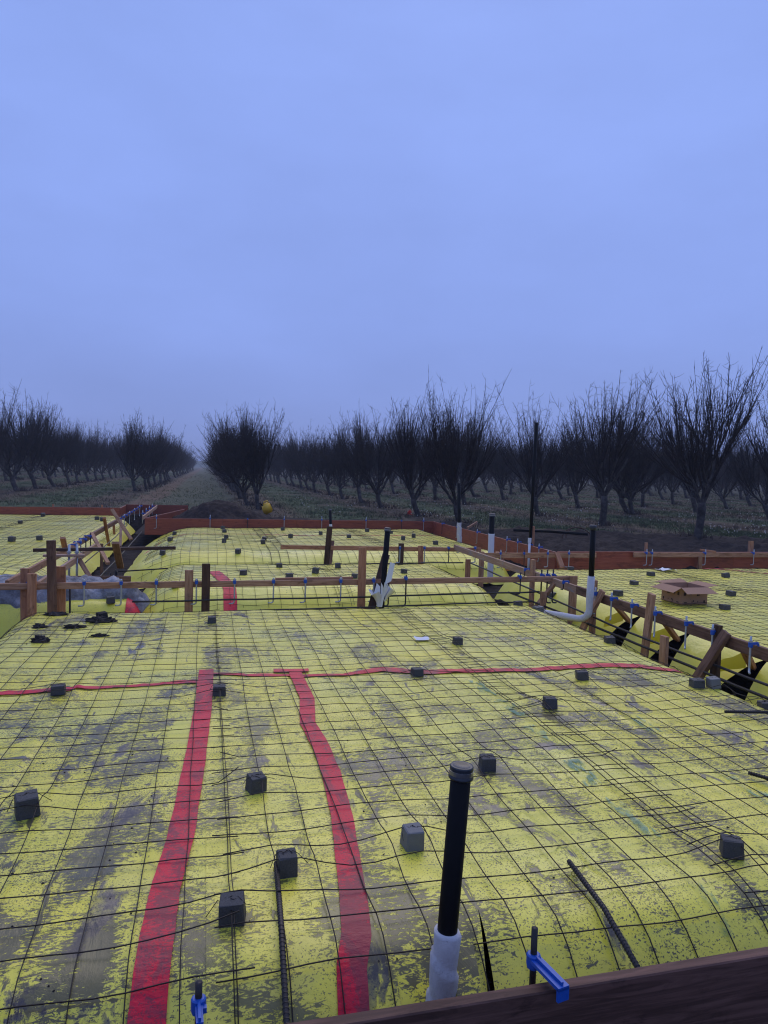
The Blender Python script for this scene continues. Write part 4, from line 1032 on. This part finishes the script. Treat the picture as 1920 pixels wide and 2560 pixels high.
# wet concrete in the trench crossing
def conc(x, y):
    e = 0.0
    a = max(0, 1-(((x+2.3)/1.65)**2+((y-9.15)/.66)**2)**1.1)
    b = max(0, 1-(((x+1.0)/.42)**2+((y-8.98)/.22)**2))
    w_ = fbm(x*3.4, y*3.4, 7, 4)
    s = max(0, min(1, max(a*2.2+.5*w_*min(1, a*4), b*1.6+.8*w_*min(1, b*4))))
    return -.42+s*.47+s*(.07*fbm(x*6, y*6, 1, 5)+.05*nz3(x*2, y*2, 4)+.03*abs(nz3(x*13, y*13, 4)))
o = grid_sheet('wet_concrete', [float(k) for k in np.arange(-4.4, -.50, .03)], [float(k) for k in np.arange(8.5, 9.95, .03)], conc, M['concrete'], keep=lambda x, y: conc(x, y) > -.36)
tag(o, 'rough wet grey concrete dumped in the trench crossing at left', 'concrete')
# crumbs of dried mud on the film: beyond counting
mb = MB()
for i in range(320):
    while True:
        x, y = random.uniform(-1.6, 3.6), random.uniform(1.95, 7.4)
        if random.random() < .25+mud_shade(x, y)*2+.3*nz3(x*1.3, y*1.3, 2): break
    s = random.uniform(.003, .007); z = hs('near', x, y)
    a = random.uniform(0, 3); ca, sa = math.cos(a)*s, math.sin(a)*s
    mb.add([(x+ca, y+sa, z), (x-sa, y+ca, z), (x-ca, y-sa, z), (x+sa, y-ca, z), (x+random.uniform(-.4, .4)*s, y, z+s*.9)], [(0, 1, 4), (1, 2, 4), (2, 3, 4), (3, 0, 4)])
o = mb.build('mud_crumbs', M['mud']); tag(o, 'crumbs of dark mud scattered over the yellow film', 'mud', kind='stuff')

# ------------------------------------------------------------------ bare orchard trees
def make_tree(seed, lod=0):
    """returns (trunk MB, crown MB); unit tree about 4.7 m tall"""
    rng = np.random.default_rng(seed); trunk = MB(); crown = MB()
    def rv(): return Vector(rng.normal(size=3))
    def path(p, d_, L_, n, grav, wob):
        pts = [p.copy()]
        for i in range(n):
            d_ = (d_+Vector((0, 0, grav))+rv()*wob).normalized(); p = p+d_*(L_/n); pts.append(p.copy())
        return pts, d_
    lean_ = Vector((0.02, 0, 1)) if seed == 106 else Vector((-.62+rng.normal()*.16, rng.normal()*.12, 1)).normalized()
    th = rng.uniform(.62, .9)
    pts, d_ = path(Vector((0, 0, -.12)), lean_, th+.12, 5, .13, .08)
    trunk.tube(pts, [.120, .100, .090, .088, .095, .080], 8 if not lod else 5)
    top = pts[-1]
    ns = rng.integers(5, 8) if not lod else 5; a0 = rng.uniform(0, 6.28)
    for s in range(ns):
        az = a0+s*6.283/ns+rng.normal()*(.22 if seed != 106 else .06); tilt = rng.uniform(.45, .85)
        dd = Vector((math.cos(az)*math.sin(tilt), math.sin(az)*math.sin(tilt), math.cos(tilt)))
        L1 = rng.uniform(.9, 1.35); r1 = rng.uniform(.040, .060)
        st = pts[-1].lerp(pts[-2], rng.uniform(0, .7)); tilt = tilt if seed != 106 else .62
        p1, d1 = path(st, dd, L1, 4, .14, .09)
        trunk.tube(p1, [r1*(1-.14*i) for i in range(5)], 6 if not lod else 4, False)
        n2 = rng.integers(4, 6) if not lod else 3
        for b in range(n2):
            q = .30+.70*b/(n2-1); fi = q*4; i0 = min(int(fi), 3); sp = p1[i0].lerp(p1[i0+1], fi-i0)
            d2 = ((p1[i0+1]-p1[i0]).normalized()+rv()*.36+Vector((0, 0, .12))).normalized()
            L2 = rng.uniform(.8, 1.35); r2_ = r1*.52
            p2_, d2e = path(sp, d2, L2, 4, .10, .07)
            crown.tube(p2_, [r2_*(1-.12*i) for i in range(5)], 4 if not lod else 3, False)
            n3 = rng.integers(8, 12) if not lod else 5
            for w in range(n3):
                q3 = .12+.88*(w/(n3-1)); f3 = q3*4; j0 = min(int(f3), 3); sp3 = p2_[j0].lerp(p2_[j0+1], f3-j0)
                d3 = ((p2_[j0+1]-p2_[j0]).normalized()*.9+rv()*.20+Vector((0, 0, .36))).normalized()
                L3 = rng.uniform(.7, 1.8)*(1.0 if w < n3-1 else 1.15); r3 = rng.uniform(.0070, .0115)*(1 if not lod else 1.8)
                n_ = 5 if not lod else 3
                p3, d3e = path(sp3, d3, L3, n_, .05, .055)
                crown.tube(p3, [r3*(1-.62*i/n_) for i in range(n_+1)], 3, False)
                for tw in range(int(L3*9) if not lod else 3):
                    qt_ = rng.uniform(.12, 1.0)*n_; k0 = min(int(qt_), n_-1); spt = p3[k0].lerp(p3[k0+1], qt_-k0)
                    dt = ((p3[k0+1]-p3[k0]).normalized()*.75+rv()*.55).normalized(); Lt = rng.uniform(.07, .30)*(1 if not lod else 1.5)
                    rt_ = .0042 if not lod else .009
                    e = spt+dt*Lt*.55; e2 = e+(dt+Vector((0, 0, .35))).normalized()*Lt*.45
                    crown.tube([spt, e, e2], [rt_, rt_*.8, rt_*.4], 3, False)
        for w in range(rng.integers(1, 4) if not lod else 0):   # low drooping shoots
            sp3 = p1[0].lerp(p1[2], rng.uniform(.2, 1)); d3 = (dd+rv()*.5-Vector((0, 0, .25))).normalized()
            p3, _ = path(sp3, d3, rng.uniform(.4, .9), 4, .06, .10); crown.tube(p3, [.009, .008, .006, .005, .003], 3, False)
            for tw in range(5):
                spt = p3[rng.integers(1, 4)]; dt = (d3+rv()*.6).normalized(); crown.tube([spt, spt+dt*rng.uniform(.1, .3)], [.004, .002], 3, False)
    return trunk, crown
TREES = []
for sd in range(9):
    tr, crn = make_tree(98+sd)
    TREES.append((mesh('trunk', tr.v, tr.f, M['bark'], True), mesh('crown', crn.v, crn.f, M['twig'], False), float(np.percentile(np.array(crn.v)[:, 2], 99.7))))
rng = random.Random(5)
SPOTS = []   # x, y, scale, row index
def row_first(k):
    return {0: 26.8, 1: 20.0, 2: 16.1, 3: 14.0, -1: 42.0, -2: 38.6}.get(k, 12.0 if k > 3 else 40.0)
for k in range(-26, 46):
    X0 = ROW0+ROWS*k; y = row_first(k)
    if k in (-1, -2): step = 4.6
    else: step = 4.55
    i = 0
    while y < 230:
        sc_t = rng.uniform(.86, 1.04); jx, jy = rng.uniform(-.18, .18), rng.uniform(-.3, .3)
        x = X0+jx; yy = y+jy
        if -.36*yy-5 < x < 1.04*yy+6 and rng.random() > .02 and math.hypot(x, yy) < 235: SPOTS.append([x, yy, sc_t, k, i])
        y += step; i += 1
HAND = {(0, 0): (1.95, 26.8, .88), (0, 1): (1.75, 29.9, .90), (1, 0): (7.5, 20.2, .94), (1, 1): (7.42, 24.25, .93), (1, 2): (7.30, 29.2, .92), (2, 0): (12.5, 16.0, .97), (2, 1): (12.65, 20.9, .98), (2, 2): (12.8, 25.7, .95), (-2, 0): (-9.2, 39.4, 1.04), (-1, 0): (-3.8, 42.6, .96), (3, 2): (18.3, 27.6, .92)}
for s in SPOTS:
    h_ = HAND.get((s[3], s[4]))
    if h_: s[0], s[1], s[2] = h_
SPOTS.sort(key=lambda s: math.hypot(s[0], s[1]))
near_t, far_t = SPOTS[:300], SPOTS[300:]
rowcount = {}
for s in sorted(near_t, key=lambda s: s[1]): rowcount.setdefault(s[3], []).append((s[0], s[1]))
def row_phrase(k):
    if k == 0: return 'first row right of grass lane'
    if k == -1: return 'first row left of grass lane'
    return f'{ordn(k)} row right of grass lane' if k > 0 else f'{ordn(-k-1)} row left of grass lane'
SPECIAL = {(2, 0): 'biggest bare tree, at right with a straight pale trunk'}
for i, (x, y, sc_t, k, idx) in enumerate(near_t):
    t_ = empty('bare_tree', (x, y, gz(x, y)), rng.uniform(-.6, .6) if i > 0 else 0)
    tm, cm, hm = TREES[8 if (k, idx) in ((2, 0), (2, 1)) else (i*5+k*3) % 8]
    sc_t *= {0: 4.35, 1: 4.55, -1: 4.6, -2: 4.9}.get(k, 4.95)/hm
    t_.scale = (sc_t*rng.uniform(.98, 1.10)*(.82 if (k, idx) == (1, 0) else 1),)*2+(sc_t,)
    j = rowcount[k].index((x, y))
    lab = f'bare tree, {ordn(j)} from near end of {row_phrase(k)}'
    tag(t_, lab, 'tree', 'bare orchard trees in rows')
    link('trunk', tm, t_); link('crown', cm, t_)
LOD = []
for sd in range(4):
    tr, crn = make_tree(300+sd, 1)
    b0 = len(tr.v); v = np.array(tr.v+crn.v); f = tr.f+[tuple(q+b0 for q in ff) for ff in crn.f]
    LOD.append((v, f))
mv = []; mf = []
for (x, y, sc_t, k, idx) in far_t:
    v, f = LOD[rng.randrange(4)]; a = rng.uniform(-.6, .6); ca, sa = math.cos(a)*sc_t, math.sin(a)*sc_t
    b0 = sum(len(q) for q in mv) if False else (mf[-1][0] if mf else 0)
    w = np.stack([v[:, 0]*ca-v[:, 1]*sa+x, v[:, 0]*sa+v[:, 1]*ca+y, v[:, 2]*sc_t+GZ], 1)
    mv.append(w); mf.append((b0+len(v), b0, f))
if mv:
    V = np.concatenate(mv); FF = []
    for (_, b0, f) in mf: FF += [tuple(q+b0 for q in ff) for ff in f]
    me = bpy.data.meshes.new('distant_orchard'); me.from_pydata(V.tolist(), [], FF); me.materials.append(M['twig']); me.update()
    tag(link('distant_orchard', me), 'far mass of leafless orchard trees', 'trees', kind='stuff')

# ------------------------------------------------------------------ grass, dead weeds and seed heads: beyond counting
def scatter(name, n, mat, label, cat, accept, size, seed, ymax=130, blades=3, wid=.005):
    rng = np.random.default_rng(seed); v = []; f = []
    got = 0; tries = 0
    while got < n and tries < n*12:
        tries += 1
        y = 11 + (ymax-11)*rng.random()**2.3; x = -.34*y-3+(1.0*y+5+.34*y+3)*rng.random()
        if inside_works(x, y) or rng.random() > accept(x, y)*(.55+1.1*fbm(x*.35, y*.35, seed, 3)): continue
        z = gz(x, y); got += 1; k = 1+y/30
        for b in range(blades):
            a = rng.random()*6.283; h_ = size*(.5+rng.random())*1.0; w = wid*k*(.7+.6*rng.random())
            dx, dy = math.cos(a), math.sin(a); ox, oy = rng.normal()*.05, rng.normal()*.05; ln = .25+.5*rng.random()
            b0 = len(v)
            v += [(x+ox-dy*w, y+oy+dx*w, z-.01), (x+ox+dy*w, y+oy-dx*w, z-.01), (x+ox+dx*h_*ln*.5, y+oy+dy*h_*ln*.5, z+h_*.62), (x+ox+dx*h_*ln*1.1, y+oy+dy*h_*ln*1.1, z+h_)]
            f += [(b0, b0+1, b0+2), (b0+1, b0+3, b0+2)]
    me = bpy.data.meshes.new(name); me.from_pydata(v, [], f); me.materials.append(mat); me.update()
    return tag(link(name, me), label, cat, kind='stuff')
def rowdist(x): return abs(((x-ROW0)/ROWS+.5) % 1-.5)*ROWS
scatter('grass', 48000, M['grass'], 'short green grass between the orchard rows', 'grass', lambda x, y: max(0, .95-1.6*soil_amount(x, y))*(.25 if rowdist(x) < 1.0 else 1)*(.35 if -3.2 < x < 1.2 else 1), .065, 1)
scatter('dead_weeds', 18000, M['weeds'], 'brown dead weeds along the orchard rows', 'weeds', lambda x, y: max(0, .95-1.7*soil_amount(x, y))*(1 if rowdist(x) < 1.1 else .22)*(.2 if -3.0 < x < 1.0 else 1), .09, 2, wid=.004)
tb = [(s[0], s[1]) for s in near_t if s[1] < 70]
v = []; f = []; rg = np.random.default_rng(9)
for (x, y) in tb:       # dead brush at the feet of the trees
    for b in range(46):
        a = rg.random()*6.283; rr = abs(rg.normal())*.34; bx_, by_ = x+math.cos(a)*rr+.12, y+math.sin(a)*rr*.7; z = gz(bx_, by_)
        h_ = .10+.22*rg.random(); a2 = rg.random()*6.283; l_ = .3+.7*rg.random(); w = .008*(1+y/40); b0 = len(v)
        v += [(bx_-w, by_, z), (bx_+w, by_, z), (bx_+math.cos(a2)*h_*l_, by_+math.sin(a2)*h_*l_, z+h_)]; f += [(b0, b0+1, b0+2)]
me = bpy.data.meshes.new('brush'); me.from_pydata(v, [], f); me.materials.append(M['brush']); tag(link('dead_brush', me), 'dark dead brush round the feet of the trees', 'brush', kind='stuff')
v = []; f = []; rg = np.random.default_rng(12)
n_ = 0
while n_ < 900:
    y = 15+30*rg.random()**1.5; x = 2+(.95*y+2)*rg.random()
    if soil_amount(x, y) > .45 or inside_works(x, y) or fbm(x*.45, y*.45, 4, 3) < .12 or x < 3.5: 
        n_ += .02; continue
    n_ += 1; z = gz(x, y)+.10+.16*rg.random(); s = .010+.010*rg.random(); b0 = len(v)
    v += [(x-s, y, z), (x+s, y, z), (x, y-s, z+s*.5), (x, y+s, z+s*.7), (x, y, z+s*1.4), (x, y, z-s)]
    f += [(b0, b0+2, b0+4), (b0+2, b0+1, b0+4), (b0+1, b0+3, b0+4), (b0+3, b0, b0+4), (b0, b0+2, b0+5), (b0+2, b0+1, b0+5), (b0+1, b0+3, b0+5), (b0+3, b0, b0+5)]
me = bpy.data.meshes.new('seed_heads'); me.from_pydata(v, [], f); me.materials.append(M['flower']); tag(link('seed_heads', me), 'pale seed heads of weeds among the orchard grass', 'seed heads', kind='stuff')

# ------------------------------------------------------------------ far end of the lane
o = empty('utility_pole', (.8, 470, GZ)); tag(o, 'thin utility pole far away at the end of the grass lane', 'utility pole')
MB().tube([(0, 0, 0), (0, 0, 9)], [.2, .14], 8).build('pole', M['wood_dark'], o); MB().box((0, 0, 8.2), (2.2, .15, .15)).build('crossarm', M['wood_dark'], o)
hv = []; hf = []
for i in range(121):
    x = -320+i*7.5; z = 5.0+3.0*fbm(x*.012, 1.0, 2.0, 3)+1.2*abs(fbm(x*.09, 3.0, 1.0, 3))
    hv += [(x, 640, -1), (x, 650, z), (x, 690, -1)]
    if i: b0 = (i-1)*3; hf += [(b0, b0+3, b0+4, b0+1), (b0+1, b0+4, b0+5, b0+2)]
o = link('hills', mesh('hills', hv, hf, M['grass'])); tag(o, kind='structure')

# ------------------------------------------------------------------ haze: the misty air
t = bpy.data.materials.new('misty_air'); t.use_nodes = True; n = t.node_tree; n.nodes.clear()
vo = n.nodes.new('ShaderNodeVolumePrincipled'); mo = n.nodes.new('ShaderNodeOutputMaterial')
vo.inputs['Color'].default_value = (0.80, 0.84, 0.92, 1); vo.inputs['Density'].default_value = 0.0012; vo.inputs['Anisotropy'].default_value = 0.0
n.links.new(vo.outputs[0], mo.inputs['Volume'])
o = MB().box((60, 380, 4.9), (1180, 900, 13.8)).build('haze', t); tag(o, kind='stuff'); o['label'] = 'thin bluish mist over the field'; o['category'] = 'haze'
